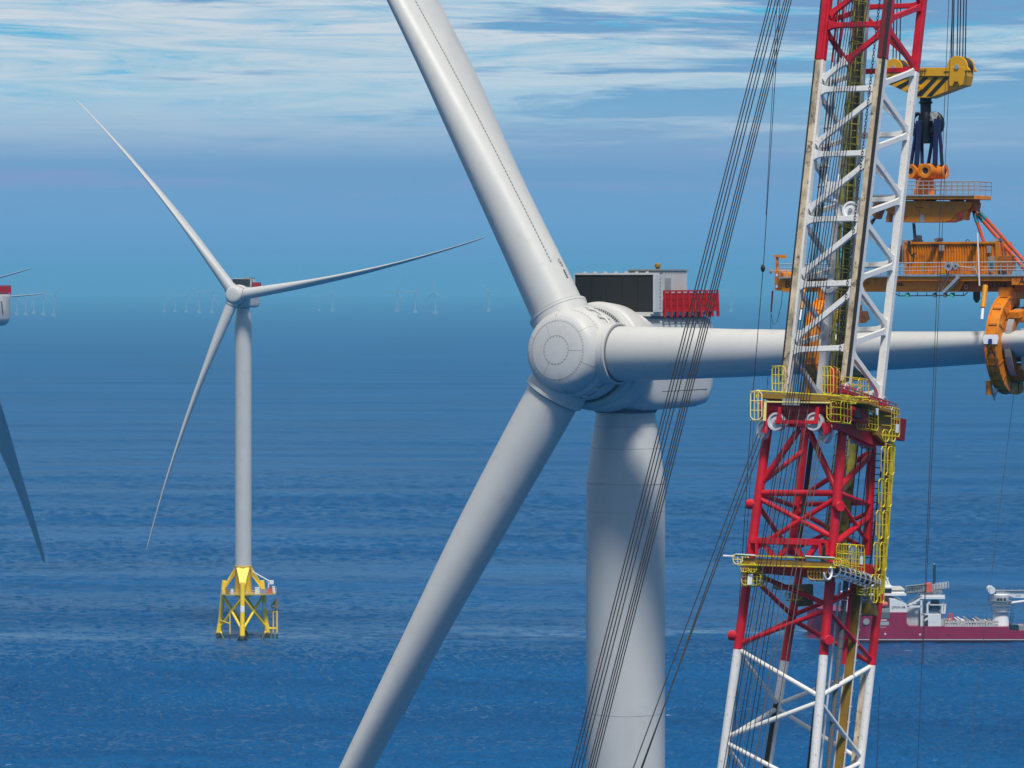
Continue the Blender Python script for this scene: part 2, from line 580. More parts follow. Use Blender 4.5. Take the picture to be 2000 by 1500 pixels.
def build_sea():
    """one sheet of water to the horizon: real waves in a wide sector ahead of the camera, flat water all round it"""
    rng = np.random.default_rng(3)
    rows_px = np.concatenate([np.arange(1620.0, 640.0, -0.95), np.linspace(640, 578.4, 30)])
    rad = H * F / (rows_px - HY)
    rad[-1] = 29500.0
    half = 0.29
    ncol = 1150
    ang = np.linspace(-half, half, ncol)
    Rr, An = np.meshgrid(rad, ang, indexing='ij')
    X, Yv = Rr * np.sin(An), Rr * np.cos(An)
    step = np.abs(np.gradient(rad))[:, None]
    Z = np.zeros_like(X)
    waves = []
    for lam, n, st, spread in ((140, 3, 0.030, 7), (62, 4, 0.024, 12), (26, 8, 0.012, 24), (12, 14, 0.024, 34), (5.6, 26, 0.044, 46), (2.6, 44, 0.066, 60)):
        for _ in range(n):
            waves.append((lam * rng.uniform(0.75, 1.3), st * rng.uniform(0.6, 1.4), rng.normal(0, spread)))
    # gusts: patches of livelier and calmer water
    gust = np.zeros_like(X)
    for _ in range(9):
        l_ = rng.uniform(180, 900)
        th = math.radians(rng.normal(0, 35))
        gust += np.sin(2 * math.pi / l_ * (X * math.sin(th) * 0.5 + Yv * math.cos(th)) + rng.uniform(0, 6.3))
    gust = np.clip(1.0 + 0.17 * gust, 0.3, 1.8)
    for lam, st, th in waves:
        th = math.radians(th + 8)
        k = 2 * math.pi / lam
        amp = st / k
        fade = np.clip(lam / (2.2 * step) - 0.35, 0, 1) if lam > 20 else np.clip(lam / (1.6 * step) - 0.3, 0, 1)
        ph = k * (X * math.sin(th) + Yv * math.cos(th)) + rng.uniform(0, 6.3)
        hgt = amp * np.sin(ph)
        Z += hgt * fade * (gust if lam < 20 else 1.0)
    edge = np.clip((half - np.abs(An)) / 0.02, 0, 1) * np.clip((Rr - rad[0]) / 30.0, 0, 1) * np.clip((26000 - Rr) / 4000, 0, 1)
    Z *= edge
    verts = np.stack([X, Yv, Z], -1).reshape(-1, 3)
    nr = len(rad)
    idx = np.arange(nr * ncol).reshape(nr, ncol)
    quads = np.stack([idx[:-1, :-1], idx[:-1, 1:], idx[1:, 1:], idx[1:, :-1]], -1).reshape(-1, 4)[:, ::-1]
    # coarse water: the disc inside the sector's first row, and the ring beside and behind it
    extra_v, extra_f = [], []
    base_i = len(verts)
    inner = [(rad[0] * math.sin(a), rad[0] * math.cos(a)) for a in np.linspace(half, 2 * math.pi - half, 64)]
    outer = [(29500 * math.sin(a), 29500 * math.cos(a)) for a in np.linspace(half, 2 * math.pi - half, 64)]
    for (ix, iy), (ox, oy) in zip(inner, outer):
        extra_v += [(ix, iy, 0), (ox, oy, 0)]
    extra_v.append((0, 0, 0))
    for i in range(63):
        a0 = base_i + 2 * i
        extra_f.append((a0, a0 + 1, a0 + 3, a0 + 2))
    c_i = base_i + 128
    tris = []
    for i in range(63):
        tris.append((c_i, base_i + 2 * i, base_i + 2 * i + 2))
    for j in range(ncol - 1):
        tris.append((c_i, int(idx[0, j]), int(idx[0, j + 1])))
    allv = np.concatenate([verts, np.array(extra_v, dtype=float)])
    loops = np.concatenate([quads.reshape(-1), np.array(extra_f).reshape(-1), np.array(tris).reshape(-1)]).astype(np.int32)
    nq, nt = len(quads) + len(extra_f), len(tris)
    starts = np.concatenate([np.arange(nq) * 4, nq * 4 + np.arange(nt) * 3]).astype(np.int32)
    me = bpy.data.meshes.new('sea')
    me.vertices.add(len(allv))
    me.vertices.foreach_set('co', allv.astype(np.float32).reshape(-1))
    me.loops.add(len(loops))
    me.loops.foreach_set('vertex_index', loops)
    me.polygons.add(nq + nt)
    me.polygons.foreach_set('loop_start', starts)
    me.update(calc_edges=True)
    me.polygons.foreach_set('use_smooth', np.ones(nq + nt, dtype=bool))
    me.materials.append(sea_material())
    o = bpy.data.objects.new('sea', me)
    COL.objects.link(o)
    return o


sea = build_sea()
tag(sea, 'deep blue open sea with long low swell and fine ripples', 'sea', kind='structure')

hz_mb = MB().cube(-30000, 30000, -30000, 30000, -1.0, 215.0)
hm = bpy.data.materials.new('haze_air')
hm.use_nodes = True
ht = NT(hm.node_tree)
vol = ht.n('ShaderNodeVolumePrincipled')
HAZE_D = 0.00010
vol.inputs['Color'].default_value = (0.21, 0.63, 1.0, 1)
vol.inputs['Density'].default_value = HAZE_D
vol.inputs['Anisotropy'].default_value = 0.0
ho = ht.n('ShaderNodeOutputMaterial')
ht.l(vol.outputs[0], ho.inputs['Volume'])
haze = obj('haze', hz_mb, hm)
tag(haze, 'pale blue sea haze that swallows the far turbines and the horizon', 'haze', kind='stuff')

# ------------------------------------------------------------------ wind turbines
HUB_Z = 106.0
OV = 6.2                     # rotor plane ahead of the tower axis
TILT = R(5.5)
RB = 83.5


def lerp_tab(tab, x):
    for (x0, y0), (x1, y1) in zip(tab, tab[1:]):
        if x <= x1:
            t = (x - x0) / (x1 - x0)
            t = max(0, min(1, t))
            return y0 + (y1 - y0) * t
    return tab[-1][1]


THICK = [(2.2, 3.56), (5, 3.5), (10, 3.2), (15, 2.86), (20, 2.38), (29, 1.68), (40, 1.3), (55, 0.68), (70, 0.42), (80, 0.28), (83.2, 0.22), (83.5, 0.05)]
CHORD = [(2.2, 3.56), (5, 3.58), (10, 4.0), (15, 4.7), (20, 5.3), (29, 5.2), (40, 4.1), (55, 2.5), (70, 1.5), (80, 1.0), (83.2, 0.7), (83.5, 0.2)]


def smooth_tab(tab, x):
    return (lerp_tab(tab, x - 1.5) + lerp_tab(tab, x) * 2 + lerp_tab(tab, x + 1.5)) / 4 if 4 < x < 80 else lerp_tab(tab, x)


def blade_section(r, a):
    """point of the blade surface: r along the blade, a = angle round the section (0 = leading edge)"""
    T, C = smooth_tab(THICK, r), smooth_tab(CHORD, r)
    w_ = max(0.0, min(1.0, (r - 3.0) / 20.0))
    w_ = w_ * w_ * (3 - 2 * w_)
    c = (1 - math.cos(a)) / 2
    sgn = 1 if a <= math.pi else -1
    shape = 2.598 * math.sqrt(max(c, 0)) * (1 - c)
    circ = math.sin(a)
    xx = T / 2 * ((1 - w_) * circ + w_ * sgn * shape)
    le = (0.5 - 0.17 * w_) * C
    yy = -le + c * C
    tw = R(9) * w_                      # the blades are not quite fully feathered
    xx, yy = xx * math.cos(tw) + yy * math.sin(tw), yy * math.cos(tw) - xx * math.sin(tw)
    xb = -6.0 * (r / RB) ** 2.3
    return V((xx + xb, yy, r))


def blade_mesh(n=28, step=1.4):
    rs = [2.2]
    while rs[-1] < RB - 1.2:
        rs.append(rs[-1] + step)
    rs += [RB - 0.5, RB]
    mb = MB()
    mb.loft([[blade_section(r, 2 * math.pi * k / n) for k in range(n)] for r in rs])
    return mb


def vortex_strip():
    mb = MB()
    r = 6.0
    while r < 33:
        p = blade_section(r, 1.05)
        q = blade_section(r + 0.16, 1.05)
        mb.box((p + q) / 2 + V((0.015, 0, 0)), (0.03, 0.01, 0), (-0.01, 0.03, 0), (q - p) / 2)
        r += 0.27
    return mb


def serrations():
    mb = MB()
    r = 18.0
    while r < 28:
        p, q = blade_section(r, math.pi - 0.02), blade_section(r + 0.22, math.pi - 0.02)
        tip = (p + q) / 2 + V((0, 0.32, 0))
        mb.prism([p, q, tip], (0.012, 0, 0))
        r += 0.22
    return mb


def ring_line(r, d, w_=0.012, n=64):
    """thin raised ring round the rotor axis, d ahead of the rotor plane"""
    return [V((r * math.cos(2 * math.pi * k / n), -d, r * math.sin(2 * math.pi * k / n))) for k in range(n)]


SPIN = [(0.0, 2.72), (0.5, 2.71), (0.94, 2.69), (1.5, 2.62), (1.9, 2.53), (2.2, 2.42), (2.45, 2.22), (2.60, 1.95), (2.70, 1.55), (2.76, 1.20),
        (2.80, 1.12), (2.90, 1.04), (2.96, 0.9), (2.98, 0.4), (3.02, -0.9), (2.95, -1.25), (2.7, -1.35)]


def spin_d(r):
    for (r0, d0), (r1, d1) in zip(SPIN, SPIN[1:]):
        if r0 <= r <= r1:
            return d0 + (d1 - d0) * (r - r0) / (r1 - r0)
    return 0


def make_turbine():
    root = empty('wind_turbine', (0, 0, 0))
    # --- tower
    top = HUB_Z - 3.85
    mb = MB()
    mb.lathe([(1.97, top), (1.99, top - 0.4), (2.31, top - 2.55), (2.63, HUB_Z - 8.72), (2.64, HUB_Z - 9.4), (2.64, 60), (2.60, 21.3)][::-1], (0, 0, 0), (0, 0, 1), 96)
    tower = obj('tower', mb, M_TOWER, root)
    for z, r in ((top - 1.1, 2.10), (top - 2.55, 2.315), (HUB_Z - 8.74, 2.645), (HUB_Z - 10.6, 2.645), (82, 2.645), (66, 2.645), (50, 2.63), (36, 2.615)):
        sm = MB().lathe([(r + 0.002, z - 0.025), (r + 0.006, z - 0.02), (r + 0.006, z + 0.02), (r + 0.002, z + 0.025)], (0, 0, 0), (0, 0, 1), 96)
        obj('section_joint', sm, M_JOINT, tower)

    # --- nacelle; s = distance behind the rotor plane
    def Y(s):
        return s - OV
    ax = V((0, -math.cos(TILT), math.sin(TILT)))
    hub_c = V((0, -OV, HUB_Z))
    mb = MB()
    secs = []
    for s, hw, zt, zb, e in ((3.2, 2.9, 2.6, -3.4, 2.4), (4.4, 2.9, 2.60, -3.75, 4.5), (5.2, 2.86, 2.48, -3.88, 7), (6.2, 2.82, 2.45, -3.9, 8), (11.8, 2.78, 2.40, -3.86, 8),
                             (12.9, 2.74, 2.38, -3.72, 8), (13.4, 2.68, 2.35, -3.3, 7.5), (13.65, 2.60, 2.30, -2.7, 7), (13.72, 2.5, 2.25, -2.3, 6)):
        ring = []
        n = 56
        zc, hh = (zt + zb) / 2, (zt - zb) / 2
        for k in range(n):
            a = 2 * math.pi * k / n
            ca, sa = math.cos(a), math.sin(a)
            x = hw * math.copysign(abs(ca) ** (2 / e), ca)
            z = zc + hh * math.copysign(abs(sa) ** (2 / e), sa)
            ring.append(V((x, Y(s), HUB_Z + z)))
        secs.append(ring)
    mb.loft(secs)
    nac = obj('nacelle', mb, M_TURB, root, angle=50)
    # generator drum in front of the nacelle, tilted with the rotor
    mb = MB()
    mb.lathe([(2.4, -1.42), (3.16, -1.5), (3.34, -1.58), (3.40, -1.75), (3.42, -2.1), (3.55, -2.2), (3.60, -2.4), (3.60, -3.9), (3.45, -4.35), (3.0, -4.5)], hub_c, ax, 96)
    gen_ = obj('generator', mb, M_TURB, nac, angle=28)
    mb = MB()
    for k in range(110):
        a = 2 * math.pi * k / 110
        sx, uz = V((1, 0, 0)), ax.cross(V((1, 0, 0)))
        rd = sx * math.cos(a) + uz * math.sin(a)
        c = hub_c - ax * 1.47 + rd * 3.02
        mb.box(c, rd * 0.09, ax * 0.05, rd.cross(ax) * 0.035)
    obj('bolt_ring', mb, M_BOLT, nac)
    # yaw skirt
    mb = MB().lathe([(2.05, HUB_Z - 4.05), (2.12, HUB_Z - 3.9), (2.12, HUB_Z - 3.4)], (0, 0, 0), (0, 0, 1), 72)
    obj('yaw_ring', mb, M_SEAM, nac)
    # side seams
    mb = MB()
    for z in (-2.62, 1.98):
        for sx in (-1, 1):
            mb.bar((sx * 2.80, Y(6.2), HUB_Z + z), (sx * 2.765, Y(12.4), HUB_Z + z), 0.02, 0.018, (1, 0, 0))
    obj('panel_seam', mb, M_SEAM, nac)
    # small louvres on the flank
    mb = MB()
    for sx in (-1, 1):
        for zq in (-0.55, -1.05):
            mb.cube(sx * 2.80 - 0.03, sx * 2.80 + 0.03, Y(9.6), Y(10.3), HUB_Z + zq, HUB_Z + zq + 0.1)
    obj('louvre', mb, M_BLACK, nac)
    # roof kerb below the cooler and platform
    mb = MB().cube(-2.8, 2.8, Y(4.6), Y(13.3), HUB_Z + 2.38, HUB_Z + 2.62)
    obj('roof_deck', mb, M_PALE, nac)
    # cooler
    mb = MB()
    x0, x1, z0, z1 = -3.0, 2.95, HUB_Z + 2.66, HUB_Z + 5.12
    mb.cube(x0, x1, Y(4.72), Y(5.4), z0, z1)
    cool = obj('cooler', mb, M_GRID, nac)
    mb = MB()
    for k in range(6):
        xx = x0 + (x1 - x0) * k / 5
        mb.cube(xx - 0.02, xx + 0.02, Y(4.685), Y(4.72), z0, z1)
    for k in range(12):
        z = z0 + (z1 - z0) * (k + 0.5) / 12
        mb.cube(x0, x1, Y(4.70), Y(4.718), z - 0.012, z + 0.012)
    obj('cooler_grille', mb, M_BLACK, nac)
    mb = MB()
    mb.cube(x0 - 0.04, x1 + 0.04, Y(4.66), Y(5.45), z1 + 0.003, z1 + 0.13)
    mb.cube(x0 - 0.04, x1 + 0.04, Y(4.66), Y(5.45), z0 - 0.13, z0 - 0.003)
    mb.cube(x1 + 0.003, x1 + 0.14, Y(4.7), Y(5.75), z0 + 0.003, z1 - 0.003)
    mb.cube(x0 - 0.14, x0 - 0.003, Y(4.7), Y(5.75), z0 + 0.003, z1 - 0.003)
    for k in range(7):
        mb.cube(x0 + 0.5 + k * 0.8, x0 + 0.62 + k * 0.8, Y(4.9), Y(5.1), z1 + 0.133, z1 + 0.22)
    obj('cooler_frame', mb, M_PALE, nac)
    # rear equipment house with ribbed walls
    mb = MB().cube(0.0, 2.5, Y(6.6), Y(10.1), HUB_Z + 2.63, HUB_Z + 5.4)
    for k in range(17):
        y = Y(6.75 + k * 0.2)
        mb.cube(2.503, 2.55, y, y + 0.1, HUB_Z + 2.7, HUB_Z + 5.3)
    for k in range(12):
        mb.cube(0.1 + k * 0.2, 0.2 + k * 0.2, Y(6.55), Y(6.597), HUB_Z + 2.7, HUB_Z + 5.3)
    hs = obj('equipment_house', mb, M_PALE, nac)
    mb = MB().cube(-0.08, 2.6, Y(6.5), Y(10.2), HUB_Z + 5.403, HUB_Z + 5.5)
    obj('house_roof', mb, M_GREY, nac)
    mb = MB().cube(2.556, 2.60, Y(7.0), Y(7.75), HUB_Z + 3.2, HUB_Z + 4.9)
    obj('service_door', mb, M_GREY, nac)
    mb = MB()
    mb.lathe([(0.001, 0.42), (0.13, 0.40), (0.20, 0.32), (0.21, 0.18), (0.13, 0.08), (0.12, 0.0)], (1.9, Y(7.2), HUB_Z + 5.5), (0, 0, 1), 20)
    obj('beacon', mb, M_OCHRE, nac)
    mb = MB()
    for k in range(9):
        z = HUB_Z + 2.9 + k * 0.24
        mb.cube(3.093, 3.11, Y(5.35), Y(5.5), z, z + 0.09)
    obj('cabinet_vent', mb, M_GREY, nac)
    mb = MB()
    mb.path([(2.2, Y(6.1), HUB_Z + 2.7), (2.2, Y(6.1), HUB_Z + 4.4), (2.7, Y(5.95), HUB_Z + 4.9)], 0.06)
    mb.path([(2.2, Y(6.1), HUB_Z + 3.2), (2.6, Y(6.5), HUB_Z + 3.8), (2.7, Y(5.9), HUB_Z + 4.6)], 0.04)
    mb.tube((2.2, Y(6.1), HUB_Z + 3.4), (2.9, Y(7.6), HUB_Z + 3.5), 0.09)
    obj('service_crane', mb, M_STEEL, nac)
    # red hoist platform at the rear
    px0, px1, ps0, ps1, pz0, pz1 = -2.95, 2.95, 6.2, 13.6, HUB_Z + 2.72, HUB_Z + 4.05
    mb = MB().cube(px0, px1, Y(10.4), Y(ps1), pz0 - 0.06, pz0)
    plat = obj('hoist_platform', mb, M_RED_RAIL, nac)
    mb = MB()
    sides = [((px1, Y(ps0)), (px1, Y(ps1))), ((px0, Y(ps0)), (px0, Y(ps1))), ((px0, Y(ps1)), (px1, Y(ps1)))]
    for (xa, ya), (xb, yb) in sides:
        a, b = V((xa, ya, 0)), V((xb, yb, 0))
        up = V((0, 0, 1))
        L = (b - a).length
        mb.bar(a + up * pz1, b + up * pz1, 0.05, 0.05, up)
        mb.bar(a + up * pz0, b + up * pz0, 0.06, 0.05, up)
        nn = 9 if L > 6.5 else 7
        for k in range(nn + 1):
            p = a + (b - a) * k / nn
            out = V((0.22 if xa > 0 and xb > 0 else (-0.22 if xa < 0 and xb < 0 else 0), 0, 0))
            mb.bar(p + up * (pz0 - 0.42) + out * 0.4, p + up * pz1, 0.055, 0.07, (1, 0, 0))
        m_ = int(L / 0.15)
        for k in range(m_):
            p = a + (b - a) * (k + 0.5) / m_
            mb.bar(p + up * pz0, p + up * (pz1 - 0.16), 0.030, 0.03, b - a)
        for q in (0.3, 0.62, 0.88):
            mb.bar(a + up * (pz0 + (pz1 - pz0) * q), b + up * (pz0 + (pz1 - pz0) * q), 0.02, 0.03, up)
    obj('platform_railing', mb, M_RED_RAIL, nac)
    mb = MB()
    for k in range(4):
        mb.cube(2.82, 2.93, Y(8.0 + k * 1.5), Y(8.22 + k * 1.5), pz0 - 0.46, pz0 - 0.07)
    obj('bracket', mb, M_BLACK, nac)
    # slot at the tail
    mb = MB().box((1.0, Y(13.66), HUB_Z - 0.3), (0.28, 0, 0), (0, 0.10, 0.04), (0.3, 0, 1.25))
    obj('tail_slot', mb, M_SEAM, nac)

    # --- hub with spinner (local frame: -Y ahead, then tilted)
    HM = Matrix.Translation(hub_c) @ Matrix.Rotation(-TILT, 4, 'X')
    mb = MB().lathe([(max(r, 0.001), d) for r, d in SPIN], (0, 0, 0), (0, -1, 0), 96)
    hub = obj('hub', mb, M_TURB, root, angle=30)
    hub.matrix_basis = HM
    mb = MB()
    for r in (0.94, 1.9, 2.72):
        mb.path(ring_line(r, spin_d(r) + 0.002), 0.009, 5, True)
    for k, a in enumerate((0, 120, 240)):
        ca, sa = math.cos(R(a)), math.sin(R(a))
        mb.path([(r * ca, -spin_d(r) - 0.003, r * sa) for r in (0.94, 1.2, 1.5, 1.9)], 0.008, 5)
    for a in (38, 98, 158, 218, 278, 338):
        ca, sa = math.cos(R(a)), math.sin(R(a))
        mb.path([(r * ca, -spin_d(r) - 0.003, r * sa) for r in (1.9, 2.2, 2.45, 2.6, 2.7)], 0.008, 5)
    obj('spinner_seam', mb, M_SEAM, hub)
    mb = MB()
    for r, n in ((0.87, 22), (1.97, 60), (2.73, 66)):
        d = spin_d(r)
        for k in range(n):
            a = 2 * math.pi * (k + 0.5) / n
            mb.lathe([(0.001, 0.016), (0.026, 0.014), (0.026, -0.01)], (r * math.cos(a), -d, r * math.sin(a)), (0, -1, 0), 6, smooth=False)
    obj('spinner_bolts', mb, M_BOLT, hub)
    # grab bars between the blade roots
    for a in (300, 60, 180):
        for da in (-9, 9):
            ca, sa = math.cos(R(a + da)), math.sin(R(a + da))
            obj('grab_bar', MB().bar((3.03 * ca, -0.75, 3.03 * sa), (3.03 * ca, 0.5, 3.03 * sa), 0.05, 0.14, (ca, 0, sa)), M_TURB, hub, bevel=0.02)
        pts = [V((3.06 * math.cos(R(a + q)), -0.1, 3.06 * math.sin(R(a + q)))) for q in range(-20, 21, 5)]
        obj('grab_bar', MB().path(pts, 0.09, 6), M_TURB, hub)

    # --- blades
    bme = None
    for k in range(3):
        if k == 0:
            bl = obj('blade', blade_mesh(), M_TURB, root, angle=60)
            col_ = MB().lathe([(1.97, 1.3), (1.97, 2.98), (2.0, 3.02), (2.0, 3.18), (1.97, 3.2), (1.80, 3.2)], (0, 0, 0), (0, 0, 1), 64)
            obj('root_collar', col_, M_TURB, bl, angle=30)
            gp = MB().lathe([(1.86, 3.15), (1.86, 3.26), (1.78, 3.27)], (0, 0, 0), (0, 0, 1), 64)
            obj('root_seal', gp, M_SEAM, bl)
            proto_b = bl
        else:
            bl = copy_tree(proto_b, root)   # carries the root collar and seal along
        bl['spin'] = k
        if k == 1:
            obj('vortex_strip', vortex_strip(), M_JOINT2, bl)
    obj('trailing_edge_serration', serrations(), M_GREY, bl)
    return root, HM


def set_rotor(root, HM, phi0):
    for b in [o for o in bpy.data.objects if o.parent == root and o.name.split('.')[0] == 'blade']:
        k = b.get('spin', 0)
        b.matrix_basis = HM @ Matrix.Rotation(R(90 - (phi0 + 120 * k)), 4, 'Y') @ Matrix.Rotation(R(1.6), 4, 'X')


def add_foundation(root, rz):
    """four-legged yellow jacket under the tower"""
    f = MB()
    f.lathe([(2.58, 11.6), (2.66, 12.0), (2.66, 21.0), (2.72, 21.1), (2.72, 21.35), (2.6, 21.36)], (0, 0, 0), (0, 0, 1), 48)
    fo = obj('foundation', f, M_YJ, root)
    fo.rotation_euler = (0, 0, rz)
    legs = []
    for k in range(4):
        a = R(-90 + 90 * k)
        c, s = math.cos(a), math.sin(a)
        bot, tp = V((7.9 * c, 7.9 * s, -4)), V((5.9 * c, 5.9 * s, 16.6))
        legs.append((bot, tp))
        mb = MB().tube(bot, tp, 0.72, 0.72, 20)
        mb.tube(bot + V((0, 0, 3.0)), bot + (tp - bot) * 0.34, 0.82, 0.82, 20)
        obj('leg', mb, M_YJ, fo)
        # sloping box arm from the transition piece to the leg head
        tn = V((-s, c, 0))
        mb = MB()
        rr = V((c, s, 0))
        top_o, top_i = rr * 2.45 + V((0, 0, 20.9)), rr * 2.45 + V((0, 0, 18.6))
        out_t, out_b = rr * 5.75 + V((0, 0, 15.6)), rr * 5.75 + V((0, 0, 13.9))
        ring0 = [top_o - tn * 2.0, top_o + tn * 2.0, top_i + tn * 1.25, top_i - tn * 1.25]
        ring1 = [out_t - tn * 0.7, out_t + tn * 0.7, out_b + tn * 0.7, out_b - tn * 0.7]
        mb.loft([ring0, ring1], True, False)
        obj('bracket', mb, M_YJ, fo)
    for k in range(4):
        (b0, t0), (b1, t1) = legs[k], legs[(k + 1) % 4]
        A0, A1 = b0 + (t0 - b0) * 0.28, t0 + (b0 - t0) * 0.22
        B0, B1 = b1 + (t1 - b1) * 0.28, t1 + (b1 - t1) * 0.22
        obj('brace', MB().tube(A0, B1, 0.40, 0.40, 14), M_YJ, fo)
        obj('brace', MB().tube(B0, A1, 0.40, 0.40, 14), M_YJ, fo)
        A2, B2 = b0 + (t0 - b0) * 0.25, b1 + (t1 - b1) * 0.25
        mid = (A2 + B2) / 2 + V((0, 0, -7))
        obj('brace', MB().tube(A2, mid, 0.40, 0.40, 14), M_YJ, fo)
        obj('brace', MB().tube(B2, mid, 0.40, 0.40, 14), M_YJ, fo)
    # work platform
    mb = MB().prism([(-6.6, -5.2, 12.6), (-5.2, -6.6, 12.6), (6.2, -6.6, 12.6), (10.4, -4.0, 12.6), (10.4, 4.5, 12.6), (6.0, 6.6, 12.6), (-5.2, 6.6, 12.6), (-6.6, 5.2, 12.6)], (0, 0, 0.32))
    obj('platform', mb, mat('platform_edge', (0.42, 0.30, 0.06), 0.6), fo)
    mb = MB()
    pts = [(-6.6, -5.2), (-5.2, -6.6), (6.2, -6.6), (10.4, -4.0), (10.4, 4.5), (6.0, 6.6), (-5.2, 6.6), (-6.6, 5.2)]
    for (xa, ya), (xb, yb) in zip(pts, pts[1:] + pts[:1]):
        for z in (13.5, 14.05):
            mb.path([(xa, ya, z), (xb, yb, z)], 0.035, 5)
        L = math.hypot(xb - xa, yb - ya)
        for q in range(int(L / 1.6) + 1):
            t = q / (int(L / 1.6) + 1)
            mb.path([(xa + (xb - xa) * t, ya + (yb - ya) * t, 12.9), (xa + (xb - xa) * t, ya + (yb - ya) * t, 14.05)], 0.035, 5)
    obj('railing', mb, M_GREY, fo)
    for (x, y, sx, sy, h, m) in ((4.6, -5.2, 0.7, 0.6, 1.9, M_WHITE), (6.6, -4.6, 0.9, 0.7, 1.3, M_GREY), (8.4, -3.0, 0.8, 0.8, 1.5, M_CORAL), (9.6, -1.0, 0.4, 0.4, 1.8, M_WHITE), (-3.2, -5.8, 0.4, 0.4, 1.5, M_WHITE), (-4.6, -5.4, 0.6, 0.4, 1.2, M_OCHRE)):
        mb = MB().cube(x - sx, x + sx, y - sy, y + sy, 12.93, 12.93 + h)
        mb.cube(x - sx - 0.06, x + sx + 0.06, y - sy - 0.06, y + sy + 0.06, 12.933 + h, 13.03 + h)
        obj('cabinet', mb, m, fo)
    mb = MB()
    mb.path([(8.0, -3.6, 12.9), (8.0, -3.6, 16.2), (7.4, -3.5, 16.6)], 0.18, 8)
    mb.tube((8.9, -4.0, 16.4), (2.9, -3.2, 21.4 - 1.6), 0.20, 0.14, 10)
    mb.cube(8.3, 9.6, -4.5, -3.5, 15.8, 17.0)
    obj('davit_crane', mb, M_WHITE, fo)
    # boat landing on the right leg
    mb = MB()
    for yy in (-0.9, 0.9):
        mb.tube((10.6, yy, -2), (10.6, yy, 7.5), 0.24, 0.24, 10)
        mb.tube((9.4, yy, -2), (9.4, yy, 8.0), 0.17, 0.17, 10)
        mb.tube((7.2, yy * 0.4, 6.6), (10.6, yy, 6.9), 0.2, 0.2, 8)
        mb.tube((7.6, yy * 0.4, 1.6), (10.6, yy, 1.6), 0.24, 0.24, 8)
    for q in range(18):
        mb.tube((10.0, -0.4, 0.2 + q * 0.45), (10.0, 0.4, 0.2 + q * 0.45), 0.05, 0.05, 6)
    obj('boat_landing', mb, M_YJ, fo)
    mb = MB().cube(8.8, 11.0, -1.6, 1.6, 8.0, 8.25)
    for p in ((8.8, -1.6), (11.0, -1.6), (8.8, 1.6), (11.0, 1.6)):
        mb.path([(p[0], p[1], 8.2), (p[0], p[1], 9.4)], 0.05, 5)
    mb.prism([(8.8, -1.62, 9.0), (11.0, -1.62, 9.0), (10.6, -1.62, 11.4)], (0, 0.3, 0))
    obj('access_gantry', mb, M_OCHRE, fo)
    mb = MB().tube((-4.0, -3.2, -3), (-4.0, -3.2, 8.0), 0.2, 0.2, 8)
    mb.tube((-4.0, -3.2, 3.5), (-7.3, -0.6, 4.2), 0.2, 0.2, 8)
    obj('cable_tube', mb, M_YJ, fo)
    mb = MB()
    for k in (0, 1):
        bot, tp = legs[k]
        c = bot + (tp - bot) * (0.60 if k == 0 else 0.62)
        mb.tube(c - (tp - bot).normalized() * 0.95, c + (tp - bot).normalized() * 0.95, 0.745, 0.745, 20)
    obj('name_plate', mb, M_WHITE, fo)
    return fo


proto, HM = make_turbine()
proto_f = add_foundation(proto, 0)


def place_turbine(root, hub_px, hub_py, Yd, yaw, phi0, found_yaw, label, first=False):
    hub = P(hub_px, hub_py, Yd)
    fwd = V((-math.sin(R(yaw)), -math.cos(R(yaw)), 0))
    base = hub - fwd * OV
    root.location = (base.x, base.y, hub.z - HUB_Z)
    root.rotation_euler = (0, 0, R(-yaw))
    set_rotor(root, HM, phi0)
    for o in bpy.data.objects:
        if o.parent == root and o.name.split('.')[0] == 'foundation':
            o.rotation_euler = (0, 0, R(yaw + found_yaw))
    tag(root, label, 'wind turbine', 'wind turbines near the crane')
    return root


T2 = copy_tree(proto)
T3 = copy_tree(proto)
T4 = copy_tree(proto)
T5 = copy_tree(proto)
T1 = place_turbine(proto, 1128, 690, 200, 32.4, 0.3, 10, 'largest wind turbine, close behind the ropes, its right blade in the orange yoke')
place_turbine(T2, 460, 577, 957, 17.5, 8.0, 3, 'complete white wind turbine standing on a yellow steel jacket in the sea')
place_turbine(T3, -116, 598, 600, 107, 218, 135, 'wind turbine cut by the left edge, with dark lower blade and red railed nacelle tail')
place_turbine(T4, -310, 600, 1230, 14, 6.5, 10, 'wind turbine out of frame left showing only an upward sloping thin blade tip')
place_turbine(T5, -330, 578, 1130, 12, -3.6, 10, 'wind turbine out of frame left showing only a level thin blade behind the red railing')
# lettering and lifting marks on the close blade (text runs along the blade near its root)
for b in [o for o in bpy.data.objects if o.parent == T1 and o.name.split('.')[0] == 'blade' and o.get('spin') == 1]:
    p = blade_section(5.4, 1.46)
    tx = text('blade_lettering', 'LIFT  0000', 0.34, p + V((0.035, 0.0, 0)), (0, 0.0, -1), (0, 1, 0), M_TXT, b, 0.004)
    for r in (3.6,):
        pass

# far turbines fading into the haze: one small mesh for each wind state, copied
def far_mesh(phi0, yaw):
    mb = MB()
    mb.tube((0, 0, 0), (0, 0, 104), 3.4, 2.2, 10)
    mb.cube(-4, 4, -4, 10, 102, 109)
    mb.tube((0, -4, 106), (0, -8, 106), 3.2, 2.0, 10)
    mb.prism([(-9, -9, 0), (9, -9, 0), (9, 9, 0), (-9, 9, 0)], (0, 0, 15))
    for k in range(3):
        a = R(phi0 + 120 * k)
        d = V((math.cos(a), 0, math.sin(a)))
        o = V((0, -6, 106))
        mb.tube(o, o + d * 25, 2.0, 2.2, 8)
        mb.tube(o + d * 25, o + d * 84, 2.2, 0.5, 8)
    return mb


